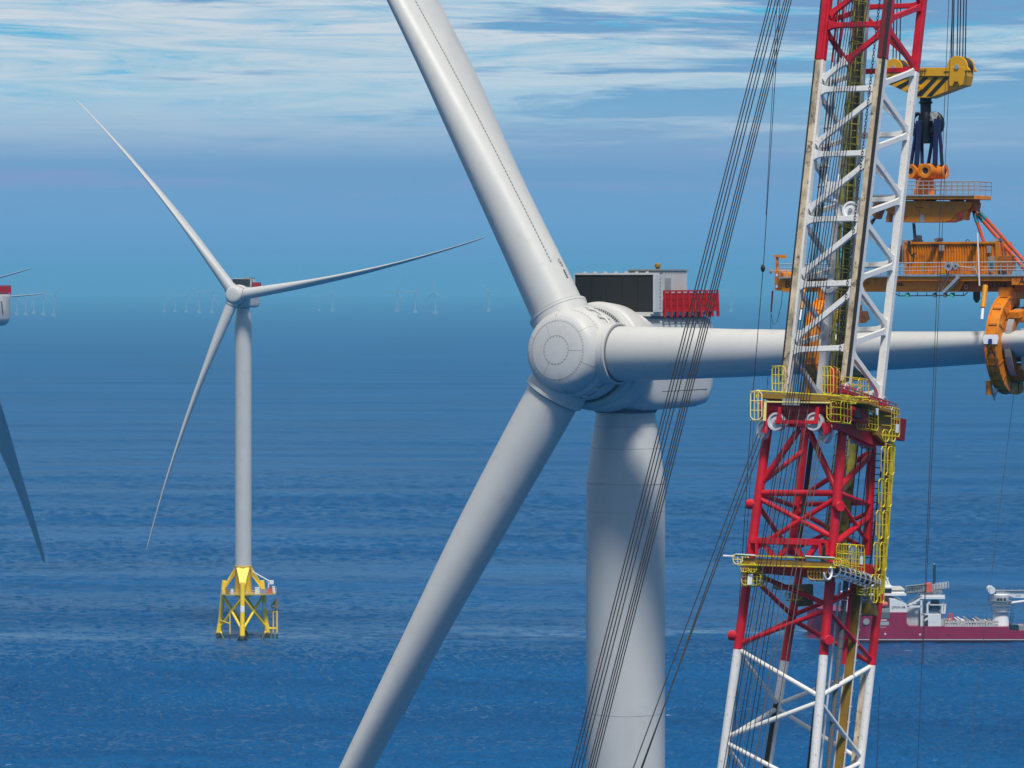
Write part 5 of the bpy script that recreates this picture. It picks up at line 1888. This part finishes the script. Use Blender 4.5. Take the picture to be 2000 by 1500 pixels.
# rack of work lights slung below the beam
mb = MB()
for o_ in (0.1, 0.5):
    mb.path([yq(1748, 573, o_), yq(1756, 578, o_), yq(1884, 577, o_), yq(1890, 571, o_)], 0.03, 5)
for k in range(8):
    mb.path([yq(1756 + k * 18, 571, 0.3), yq(1756 + k * 18, 578, 0.3)], 0.025, 5)
obj('lamp_rack', mb, M_BLACK, yoke)
for x, m in ((1773, M_LAMPG), (1826, M_GREY), (1846, M_GREY), (1860, M_LAMPG)):
    c = yq(x, 576, 0.5)
    lo_ = obj('work_light', MB().lathe([(0.02, -0.1), (0.12, -0.06), (0.15, 0.06), (0.13, 0.09)], c, (yn - ZU * 0.5), 16, caps=True), M_BLACK, yoke)
    obj('lens', MB().lathe([(0.001, 0.105), (0.12, 0.1)], c, (yn - ZU * 0.5), 16), m, lo_)
for x, y in ((1725, 571), (1894, 570)):
    ys('guide_spike', [(x - 5, y), (x + 5, y), (x + 5, y + 14), (x, y + 22), (x - 5, y + 14)], -0.2, 0.15, mat('dark_steel', (0.03, 0.032, 0.036), 0.5))


# C-shaped clamps round the blade
def clamp(px, zoff, name='blade_clamp'):
    c = yq(px, 672)
    def arc(r, a):
        return c + yn * (r * math.cos(R(a))) + ZU * (r * math.sin(R(a)))
    def cshape(r0, r1, a0, a1, d0, d1, m, nm, parent, bevel=0.04, sq=0.0):
        out, inn = [], []
        n = 22
        for k in range(n + 1):
            a = a0 + (a1 - a0) * k / n
            out.append(arc(r1, a))
            inn.append(arc(r0, a))
        poly = out + inn[::-1]
        rings = [[o_ + yd * d0, o_ + yd * d1, i_ + yd * d1, i_ + yd * d0] for o_, i_ in zip(out, inn)]
        return obj(nm, MB().loft(rings, True, False), m, parent, bevel=0)
    cl = cshape(2.30, 2.95, -112, 100, -0.38, 0.38, M_ORANGE, name, yoke)
    for a_ in (-95, -70, -46, -24, 24, 46, 70, 92):
        obj('clamp_rib', MB().box(arc(2.62, a_), yd * 0.42, (arc(3.0, a_) - arc(2.62, a_)).normalized() * 0.38, (arc(2.6, a_ + 1) - arc(2.6, a_)).normalized() * 0.05), M_ORDARK, cl)
    for s_ in (-1, 1):
        cshape(2.86, 3.02, -108, 96, s_ * 0.34 - 0.06, s_ * 0.34 + 0.06, M_ORANGE, 'clamp_flange', cl)
    cshape(1.72, 2.1, -100, 92, -0.2, 0.95, M_ORDARK, 'clamp_liner', cl)
    cshape(2.12, 2.24, -95, 92, 0.52, 0.9, M_GREY, 'hose_guard', cl)
    # blade pads above and below
    for s in (-1, 1):
        z = 1.30 if s > 0 else -1.15
        pc = c + ZU * z
        obj('clamp_pad', MB().prism([pc + yn * 1.2 + ZU * (0.1 * s), pc + yn * 0.7 - ZU * 0.0, pc - yn * 0.9, pc - yn * 1.5 + ZU * (0.25 * s), pc - yn * 1.2 + ZU * (0.75 * s), pc + yn * 1.2 + ZU * (0.75 * s)], yd * 2.0), M_ORANGE, cl, bevel=0.05)
    obj('clamp_arm', MB().bar(c + yn * 1.7 + ZU * 1.75 + yd * 0.9, c - yn * 1.9 + ZU * 2.25 + yd * 0.9, 0.2, 0.35, ZU), M_ORANGE, cl, bevel=0.04)
    obj('lower_jaw', MB().prism([c + yn * 1.6 - ZU * 1.5, c + yn * 0.9 - ZU * 2.2, c - yn * 2.2 - ZU * 2.3, c - yn * 2.4 - ZU * 1.5, c - yn * 1.0 - ZU * 1.25], yd * 1.3), M_ORDARK, cl, bevel=0.05)
    for q in (0.35, 0.75):
        obj('pad_cylinder', MB().tube(c + yn * (0.2 - q) + ZU * 2.3, c + yn * (0.2 - q) + ZU * 1.5, 0.14, 0.14, 10), M_BLACK, cl)
    mb = MB()
    for k in range(5):
        mb.bar(c + yn * 1.45 + ZU * (0.5 - k * 0.25) + yd * 0.3, c + yn * 1.45 + ZU * (0.5 - k * 0.25) + yd * 1.2, 0.05, 0.08, ZU)
    obj('side_stops', mb, M_ORANGE, cl)
    mb = MB().bar(c + yn * 1.28 + ZU * 0.95 + yd * 1.3, c + yn * 1.15 - ZU * 1.6 + yd * 1.3, 0.14, 0.05, yd)
    obj('sheet_strap', mb, M_SHEAVE, cl)
    # hydraulic ram from beam to the C frame
    obj('ram', MB().tube(c + yn * 2.2 + ZU * 3.5 - yd * 0.7, c + yn * 2.75 + ZU * 2.2 - yd * 0.62, 0.16, 0.16, 12), mat('bright_amber', (0.62, 0.26, 0.01), 0.45), cl)
    obj('ram_rod', MB().tube(c + yn * 2.75 + ZU * 2.2 - yd * 0.62, c + yn * 3.0 + ZU * 1.5 - yd * 0.58, 0.09, 0.09, 10), M_WHITE, cl)
    mb = MB()
    for k, rr in enumerate((0.0, 0.12)):
        mb.path([c - yn * 0.6 + ZU * (3.2) + yd * 0.6, c - yn * (0.6 + rr) + ZU * 2.4 + yd * 0.65, c - yn * (0.25 + rr) + ZU * (1.9 - rr) + yd * 0.7, c + yn * (0.35 - rr) + ZU * (2.05 - rr) + yd * 0.7, c + yn * 0.9 + ZU * 2.4 + yd * 0.6], 0.06, 8)
    obj('hose', mb, M_BLACK, cl)
    obj('hinge_block', MB().box(c - yn * 0.2 + ZU * 3.05, yd * 0.45, yn * 1.1, ZU * 0.35), M_ORANGE, cl, bevel=0.05)
    obj('lower_actuator', MB().tube(c + yn * 1.9 - ZU * 2.15 - yd * 0.6, c + yn * 1.9 - ZU * 3.0 - yd * 0.6, 0.2, 0.2, 12), M_ORANGE, cl)
    sp = MB().tube(c + yn * 1.6 - ZU * 2.6 - yd * 0.4, c + yn * 1.6 - ZU * 2.9 - yd * 0.4, 0.24, 0.24, 10)
    sp.tube(c + yn * 1.6 - ZU * 2.9 - yd * 0.4, c + yn * 1.6 - ZU * 3.35 - yd * 0.4, 0.16, 0.02, 10)
    obj('guide_spike', sp, M_STEEL, cl)
    return cl, c


clA, cA = clamp(1975, 0)
clB, cB = clamp(1622, 0)
# white taped band and letter on the outer face of clamp A
for cl, c, s in ((clA, cA, 'A'),):
    mb = MB()
    ring = []
    pts0 = [(-0.42, 11.5), (-0.5, 7), (-0.42, 1), (0.42, 1), (0.5, 7), (0.42, 11.5)]
    q0 = [c + yn * (3.05 * math.cos(R(a))) + ZU * (3.05 * math.sin(R(a))) + yd * dd for dd, a in pts0]
    obj('taped_band', MB().prism(q0, yn * 0.03), M_WHITE, cl)
    obj('padlock', MB().box(c + yn * 3.1 + ZU * 0.22, yd * 0.11, yn * 0.05, ZU * 0.14), mat('lock_blue', (0.02, 0.05, 0.25), 0.4), cl, bevel=0.02)
    a = -8
    text('clamp_letter', s, 0.85, c + yn * (3.04 * math.cos(R(a))) + ZU * (3.04 * math.sin(R(a))), yd, ZU * math.cos(R(a)) + yn * 0.16, M_TXT, cl, 0.012)

# --- orange slings between spreader and yoke
OS = [(1903, 418, 1932, 503, 0.2, 'orange sling running down to the teal sleeve at the container corner'), (1914, 414, 2040, 555, 0.3, 'upper one of the two orange slings leading right out of view'),
      (1910, 420, 2030, 560, -0.3, 'lower one of the two orange slings leading right out of view'), (1706, 430, 1640, 512, 0.2, 'orange sling seen through the white boom lattice')]
for xa, ya, xb, yb, o_, lab in OS:
    a, b = yq(xa, ya, o_), yq(xb, yb, o_)
    d = (b - a).normalized()
    so = obj('lifting_sling', MB().tube(a, b, 0.11, 0.11, 10), M_OSLING)
    tag(so, lab, 'sling', 'orange slings of the yoke')
    obj('end_sleeve', MB().tube(a + d * 0.05, a + d * 0.55, 0.125, 0.125, 10), M_TEAL, so)
    obj('end_sleeve', MB().tube(b - d * 0.6, b - d * 0.02, 0.125, 0.125, 10), M_TEAL, so)
    sh = MB().path([a + yn * 0.12 * math.cos(R(q)) - d * (0.05 + 0.15 * math.sin(R(q))) for q in range(0, 360, 30)], 0.05, 6, True)
    obj('shackle', sh, M_BLACK, so)
ys('sling_bracket', [(1926, 500), (1942, 500), (1940, 507), (1940, 536), (1928, 536)], 0.6, 0.75, M_GREY)
ys('teal_sleeve', [(1934, 509), (1941, 509), (1940, 525), (1934, 525)], 1.0, 1.1, M_TEAL)

# ------------------------------------------------------------------ the construction ship
SD = 950.0
ship0 = P(1800, 1246, SD)
ship0.z = 0
ship = empty('offshore_ship', ship0, world=True)
tag(ship, 'maroon and white offshore construction ship with grey gangway and white deck crane', 'ship')


def sq(px, py, dy=0.0):
    p = P(px, py, SD + dy)
    return p


def sx(px):
    return (px - 1000) / F * SD


def sz(py):
    return H - (py - HY) / F * SD


ZW = sz(1246.0)


def shipbox(name, x0, x1, y0, y1, d0, d1, m, parent=ship, bevel=0.0):
    """box between photo columns x0..x1 and rows y0..y1, from d0 to d1 metres behind the near side"""
    mb = MB().cube(sx(x0), sx(x1), SD + d0, SD + d1, sz(y1) - ZW, sz(y0) - ZW)
    return obj(name, mb, m, parent, bevel=bevel)


def hull_sec(px, top, hb, low=None):
    low = hb if low is None else low
    x = sx(px)
    zt = sz(top) - ZW
    c = SD + 10.5
    pts = []
    for s, z in ((-1, -2.0), (-1, 0.4), (-1, zt), (1, zt), (1, 0.4), (1, -2.0)):
        k = hb if z > 1 else (low if z > 0 else low * 0.9)
        pts.append(V((x, c + s * k, z)))
    return pts


fore = [(1583, 1187, 0.5, 0.1), (1600, 1188, 4.0, 0.6), (1625, 1190, 7.6, 3.4), (1655, 1191.5, 9.9, 7.2), (1690, 1192, 10.5, 10.0), (1720, 1192, 10.5, 10.5), (1771, 1192, 10.5, 10.5)]
aft = [(1771.2, 1219.5, 10.5), (1968, 1220.5, 10.5), (1974, 1228, 10.5), (2060, 1229, 10.5)]
hull = obj('hull', MB().loft([hull_sec(*a) for a in fore], True, False), M_MAROON, ship)
obj('hull', MB().loft([hull_sec(*a) for a in aft], True, False), M_MAROON, ship)
pts = []
mb = MB().prism([(sx(1771.3), SD - 0.02, sz(1219.4) - ZW), (sx(1771.3), SD - 0.02, sz(1213) - ZW), (sx(1773.5), SD - 0.02, sz(1217) - ZW), (sx(1778), SD - 0.02, sz(1219.4) - ZW)], (0, 21, 0))
obj('bulwark_curve', mb, M_MAROON, ship)
obj('boot_line', MB().cube(sx(1660), sx(2060), SD - 0.06, SD - 0.01, 0.0, 0.28), mat('pale_boot_line', (0.45, 0.42, 0.45), 0.6), ship)
# superstructure
shipbox('deckhouse', 1654, 1680, 1162, 1191.8, 1, 19, M_SHIPW)
shipbox('deckhouse', 1680, 1738, 1164, 1191.8, 5, 18, M_SHIPG)
mb = MB().prism([(sx(1738), SD + 0.4, sz(1191.9) - ZW), (sx(1738), SD + 0.4, sz(1166) - ZW), (sx(1750), SD + 0.4, sz(1167) - ZW), (sx(1772), SD + 0.4, sz(1177) - ZW), (sx(1772), SD + 0.4, sz(1191.9) - ZW)], (0, 20, 0))
obj('side_house', mb, M_SHIPW, ship)
text('ship_lettering', 'OPDX188', 1.0, V((sx(1755), SD + 0.36, sz(1182.5) - ZW)), (1, 0, 0), (0, 0, 1), M_TXT, ship, 0.02)
shipbox('wheelhouse', 1690, 1744, 1147, 1156.5, 3, 18, M_DARK, bevel=0.3)
shipbox('wheelhouse_roof', 1684, 1746, 1142.5, 1147, 2, 19, M_SHIPW, bevel=0.2)
shipbox('bridge_deck', 1665, 1772, 1156.6, 1160.5, 2, 19, M_SHIPW)
shipbox('bridge_deck', 1700, 1774, 1152, 1154, 8, 19, mat('dull_white', (0.5, 0.48, 0.44), 0.5))
mb = MB()
for dx, top in ((1729, 1124), (1735, 1122), (1740, 1132)):
    mb.tube((sx(dx), SD + 8, sz(1143) - ZW), (sx(dx), SD + 8, sz(top) - ZW), 0.22, 0.12, 8)
for yy in (1130, 1135, 1139):
    mb.tube((sx(1725), SD + 8, sz(yy) - ZW), (sx(1742), SD + 8, sz(yy) - ZW), 0.14, 0.14, 6)
mb.tube((sx(1726), SD + 7, sz(1143) - ZW), (sx(1735), SD + 8, sz(1126) - ZW), 0.12, 0.12, 6)
mb.tube((sx(1744), SD + 7, sz(1143) - ZW), (sx(1736), SD + 8, sz(1126) - ZW), 0.12, 0.12, 6)
obj('mast', mb, M_SHIPW, ship)
shipbox('rescue_boat', 1718, 1735, 1172, 1181, -0.2, 2.5, M_CORAL, bevel=0.5)
shipbox('boat_recess', 1716, 1737, 1184, 1192, -0.03, 3, M_SHIPG)
shipbox('boat_recess', 1719, 1738, 1192.3, 1204, -0.05, 0.3, mat('recess_grey', (0.10, 0.10, 0.12), 0.6))
shipbox('hull_window', 1714, 1736, 1210, 1217, -0.05, 0.3, mat('pale_glass', (0.30, 0.38, 0.40), 0.3), bevel=0.0)
shipbox('name_plate', 1717, 1732, 1206.2, 1207.8, -0.04, 0.2, M_TXTW)
text('name_lettering', 'Wayfarer', 0.5, V((sx(1724.5), SD - 0.07, sz(1220.8) - ZW)), (1, 0, 0), (0, 0, 1), M_TXTW, ship, 0.02)
mb = MB().lathe([(0.001, 0.0), (1.0, 0.0)], (sx(1692), SD - 0.04, sz(1210) - ZW), (0, -1, 0), 16)
obj('porthole', mb, M_SHIPG, ship)
for px, py in ((1729, 1234), (1797, 1235)):
    obj('draught_mark', MB().cube(sx(px) - 0.25, sx(px) + 0.25, SD - 0.05, SD + 0.1, sz(py) - ZW - 0.25, sz(py) - ZW + 0.25), M_TXTW, ship)
shipbox('scupper', 1849, 1855, 1235, 1237, -0.04, 0.2, M_BLACK)
for px in range(1790, 1960, 26):
    pass
# white streaked tank wall amidships
shipbox('amidships_wall', 1773, 1798, 1181, 1219.3, 2.5, 12, mat('streaked_grey', (0.50, 0.51, 0.52), 0.5, var=0.15, vscale=0.4, streak=((0.12, 0.12, 0.13), (0.25, 0.25, 0.05), 0.6)))
mb = MB()
for (xa, ya, xb, yb) in ((1800, 1219.4, 1800, 1160), (1772, 1181, 1800, 1181), (1800, 1196, 1815, 1196), (1800, 1165, 1772, 1181), (1803, 1219, 1803, 1196), (1798, 1160, 1846, 1160), (1798, 1165, 1846, 1165), (1812, 1195, 1812, 1176), (1845, 1195, 1847, 1176), (1841, 1195, 1841, 1176), (1812, 1176, 1817, 1173), (1803, 1210, 1815, 1203)):
    for dd in (0.8, 6):
        mb.bar((sx(xa), SD + dd, sz(ya) - ZW), (sx(xb), SD + dd, sz(yb) - ZW), 0.28, 0.28, (0, 1, 0))
obj('gantry_frame', mb, M_SHIPW, ship)
shipbox('gantry_walkway', 1798, 1846, 1161.5, 1166, 0.3, 7, M_SHIPW)
shipbox('tower_house', 1813, 1838, 1196, 1219.3, 0.3, 7, M_SHIPW)
shipbox('tower_side', 1838.1, 1845, 1194, 1219.3, 1.5, 8, mat('dull_grey_white', (0.42, 0.43, 0.43), 0.5))
shipbox('deck_gear', 1801, 1812, 1200, 1219.3, 2, 6, M_SHIPG)
# lifeboat under the gangway tower
rings = []
for px, k in ((1816, 0.3), (1819, 0.85), (1826, 1.0), (1835, 0.9), (1840, 0.3)):
    rings.append([V((sx(px), SD + 3.5 + 1.7 * k * math.cos(2 * math.pi * q / 12), sz(1186) - ZW + 1.1 * k * math.sin(2 * math.pi * q / 12))) for q in range(12)])
obj('lifeboat', MB().loft(rings), M_NAVY, ship)
shipbox('winch_house', 1822, 1836, 1170, 1176, 2, 5, M_NAVY)
shipbox('tower_platform', 1813, 1842, 1177, 1179, 1, 6, M_SHIPW)
mb = MB()
mb.lathe([(1.6, sz(1160) - ZW), (1.6, sz(1156) - ZW), (2.1, sz(1155.8) - ZW), (2.1, sz(1152) - ZW)], (sx(1832), SD + 4, 0), (0, 0, 1), 20)
obj('slew_column', mb, M_SHIPW, ship)
shipbox('service_platform', 1820, 1841, 1149.5, 1152.2, 1, 7, M_SHIPG)
# telescopic gangway
a, b = V((sx(1773), SD + 3.2, sz(1150) - ZW)), V((sx(1814), SD + 3.2, sz(1145.5) - ZW))
gw = obj('gangway', MB().bar(a, b, 1.15, 1.3, ZU), M_SHIPG, ship)
gd = (b - a).normalized()
mb = MB()
for s in (-1, 1):
    mb.bar(a + ZU * s * 1.1 - V((0, 1.36, 0)), b + ZU * s * 1.1 - V((0, 1.36, 0)), 0.12, 0.05, ZU)
for k in range(9):
    p = a + (b - a) * k / 8 - V((0, 1.35, 0))
    mb.bar(p - ZU * 1.1, p + ZU * 1.1, 0.06, 0.05, gd)
obj('gangway_truss', mb, M_BLACK, gw)
text('gangway_lettering', 'SAFEWAY', 1.15, a + (b - a) * 0.36 - V((0, 1.42, 0)) + ZU * 0.25, gd, ZU, M_TXT, gw, 0.02)
obj('gangway_sleeve', MB().bar(b - gd * 0.6, b + gd * 1.3, 1.35, 1.5, ZU), M_CORAL, gw)
obj('gangway_base', MB().bar(b + gd * 1.35, b + gd * 6.0, 0.75, 1.2, ZU), M_SHIPG, gw)
mb = MB()
for k in range(5):
    p = b + gd * (2.0 + k * 0.9)
    mb.path([p + V((0, -1.25, -0.6)), p + V((0.2, -1.25, 1.3)), p + V((0.8, -1.25, 1.3)), p + V((0.9, -1.25, -0.6))], 0.09, 5)
obj('gangway_railing', mb, M_SHIPW, gw)
shipbox('funnel_mast', 1826, 1831.5, 1101, 1141, 4, 5, M_NAVY, bevel=0.1)
mb = MB().tube((sx(1828), SD + 4.5, sz(1101) - ZW), (sx(1828), SD + 4.5, sz(1098) - ZW), 0.12, 0.12, 6)
obj('mast_light', mb, M_SHIPW, ship)
# bulwarks, orange frame on the after deck
shipbox('deck_bulwark', 1846, 1950, 1209, 1213, 0.2, 0.8, mat('dull_white', (0.5, 0.48, 0.44), 0.5))
shipbox('deck_bulwark', 1846, 1950, 1215.5, 1220, 0.3, 0.9, mat('streaked_grey2', (0.40, 0.41, 0.41), 0.6, var=0.3, vscale=0.5))
rng_ = random.Random(5)
for k in range(16):
    x_ = 1849 + k * 6.1
    shipbox('deck_cargo', x_, x_ + rng_.uniform(2.5, 5.4), 1215.4 - rng_.uniform(2, 7), 1219.3, 3 + rng_.uniform(0, 3), 8 + rng_.uniform(0, 6), rng_.choice([M_SHIPG, M_SHIPW, M_DARK, M_SHIPG]))
for k in range(21):
    x_ = 1846 + k * 5.1
    obj('bulwark_stay', MB().cube(sx(x_) - 0.06, sx(x_) + 0.06, SD + 0.2, SD + 0.35, sz(1220) - ZW, sz(1209) - ZW), M_SHIPW, ship)
mb = MB()
for (xa, ya, xb, yb) in ((1855, 1213, 1856, 1198), (1864, 1213, 1864, 1198), (1856, 1198, 1864, 1198), (1855, 1205, 1864, 1205), (1855, 1210, 1864, 1210)):
    for dd in (3, 5):
        mb.bar((sx(xa), SD + dd, sz(ya) - ZW), (sx(xb), SD + dd, sz(yb) - ZW), 0.10, 0.10, (0, 1, 0))
mb.bar((sx(1860), SD + 3, sz(1198) - ZW), (sx(1860), SD + 5, sz(1198) - ZW), 0.10, 0.10, (0, 0, 1))
obj('cargo_frame', mb, M_OSLING, ship)
# deck crane
ck = V((sx(1959), SD + 5, 0))
mb = MB().lathe([(2.9, sz(1221) - ZW), (2.1, sz(1196) - ZW), (2.0, sz(1194) - ZW), (2.3, sz(1193) - ZW), (2.3, sz(1182) - ZW), (2.5, sz(1181.6) - ZW)], ck, ZU, 28, caps=True)
obj('crane_pedestal', mb, M_SHIPW, ship)
mb = MB().lathe([(2.5, sz(1181) - ZW), (2.2, sz(1176) - ZW), (2.6, sz(1172) - ZW), (2.8, sz(1160) - ZW), (1.5, sz(1158) - ZW)], ck, ZU, 16, caps=True)
cr = obj('crane_house', mb, M_SHIPW, ship)
for z_, rr in ((1181, 3.3), (1193.5, 3.0), (1172, 3.6)):
    mb = MB().lathe([(rr - 0.9, sz(z_) - ZW), (rr, sz(z_) - ZW), (rr, sz(z_) - ZW + 0.15), (rr - 0.9, sz(z_) - ZW + 0.15)], ck, ZU, 20, smooth=False)
    for q in range(12):
        aa = R(q * 30)
        mb.tube(ck + V((rr * math.cos(aa), rr * math.sin(aa), sz(z_) - ZW)), ck + V((rr * math.cos(aa), rr * math.sin(aa), sz(z_) - ZW + 1.0)), 0.05, 0.05, 4)
    mb.path([ck + V((rr * math.cos(R(q)), rr * math.sin(R(q)), sz(z_) - ZW + 1.0)) for q in range(0, 360, 20)], 0.05, 4, True)
    obj('crane_platform', mb, M_SHIPG, cr)
for px in (1952, 1958, 1965):
    obj('cab_window', MB().cube(sx(px) - 0.35, sx(px) + 0.35, SD + 2.1, SD + 2.6, sz(1172) - ZW, sz(1165) - ZW), M_DARK, cr)
obj('crane_boom', MB().prism([(sx(1950), SD + 4, sz(1153) - ZW), (sx(2070), SD + 4, sz(1158) - ZW), (sx(2070), SD + 4, sz(1168) - ZW), (sx(1985), SD + 4, sz(1166) - ZW), (sx(1968), SD + 4, sz(1160) - ZW), (sx(1950), SD + 4, sz(1159) - ZW)], (0, 2, 0)), M_SHIPW, cr)
obj('boom_cylinder', MB().tube((sx(1968), SD + 4.5, sz(1178) - ZW), (sx(2060), SD + 4.5, sz(1166) - ZW), 0.45, 0.45, 10), M_SHIPW, cr)
obj('winch_drum', MB().tube((sx(1940), SD + 3, sz(1150.5) - ZW), (sx(1940), SD + 7, sz(1150.5) - ZW), 1.15, 1.15, 20), M_SHIPW, cr)
obj('boom_walkway', MB().cube(sx(1933), sx(2060), SD + 3.5, SD + 6.5, sz(1152.6) - ZW, sz(1152) - ZW), M_SHIPG, cr)
mb = MB()
for k in range(8):
    mb.tube((sx(1948 + k * 16), SD + 3.6, sz(1152) - ZW), (sx(1948 + k * 16), SD + 3.6, sz(1146) - ZW), 0.06, 0.06, 4)
mb.tube((sx(1948), SD + 3.6, sz(1150) - ZW), (sx(2060), SD + 3.6, sz(1152) - ZW), 0.06, 0.06, 4)
obj('boom_railing', mb, M_GREY, cr)
text('crane_lettering', 'IHC', 0.9, V((sx(1993), SD + 3.95, sz(1162) - ZW)), (1, 0, 0), (0, 0, 1), mat('teal_letter', (0.1, 0.3, 0.33), 0.5), cr, 0.02)
mb = MB()
for k in range(9):
    z = sz(1222) - ZW + k * 0.8
    mb.cube(sx(1974) + k * 0.12, sx(1978) + k * 0.12, SD + 3, SD + 4, z, z + 0.08)
mb.tube((sx(1974), SD + 3, sz(1222) - ZW), (sx(1978), SD + 3, sz(1196) - ZW), 0.1, 0.1, 6)
mb.tube((sx(1978), SD + 3, sz(1222) - ZW), (sx(1983), SD + 3, sz(1196) - ZW), 0.1, 0.1, 6)
obj('crane_stair', mb, M_BLACK, ship)
shipbox('mooring_gear', 1976, 1990, 1217, 1228.5, 1, 5, M_DARK)
shipbox('mooring_gear', 1992, 2003, 1219, 1228.5, 2, 6, M_SHIPG)
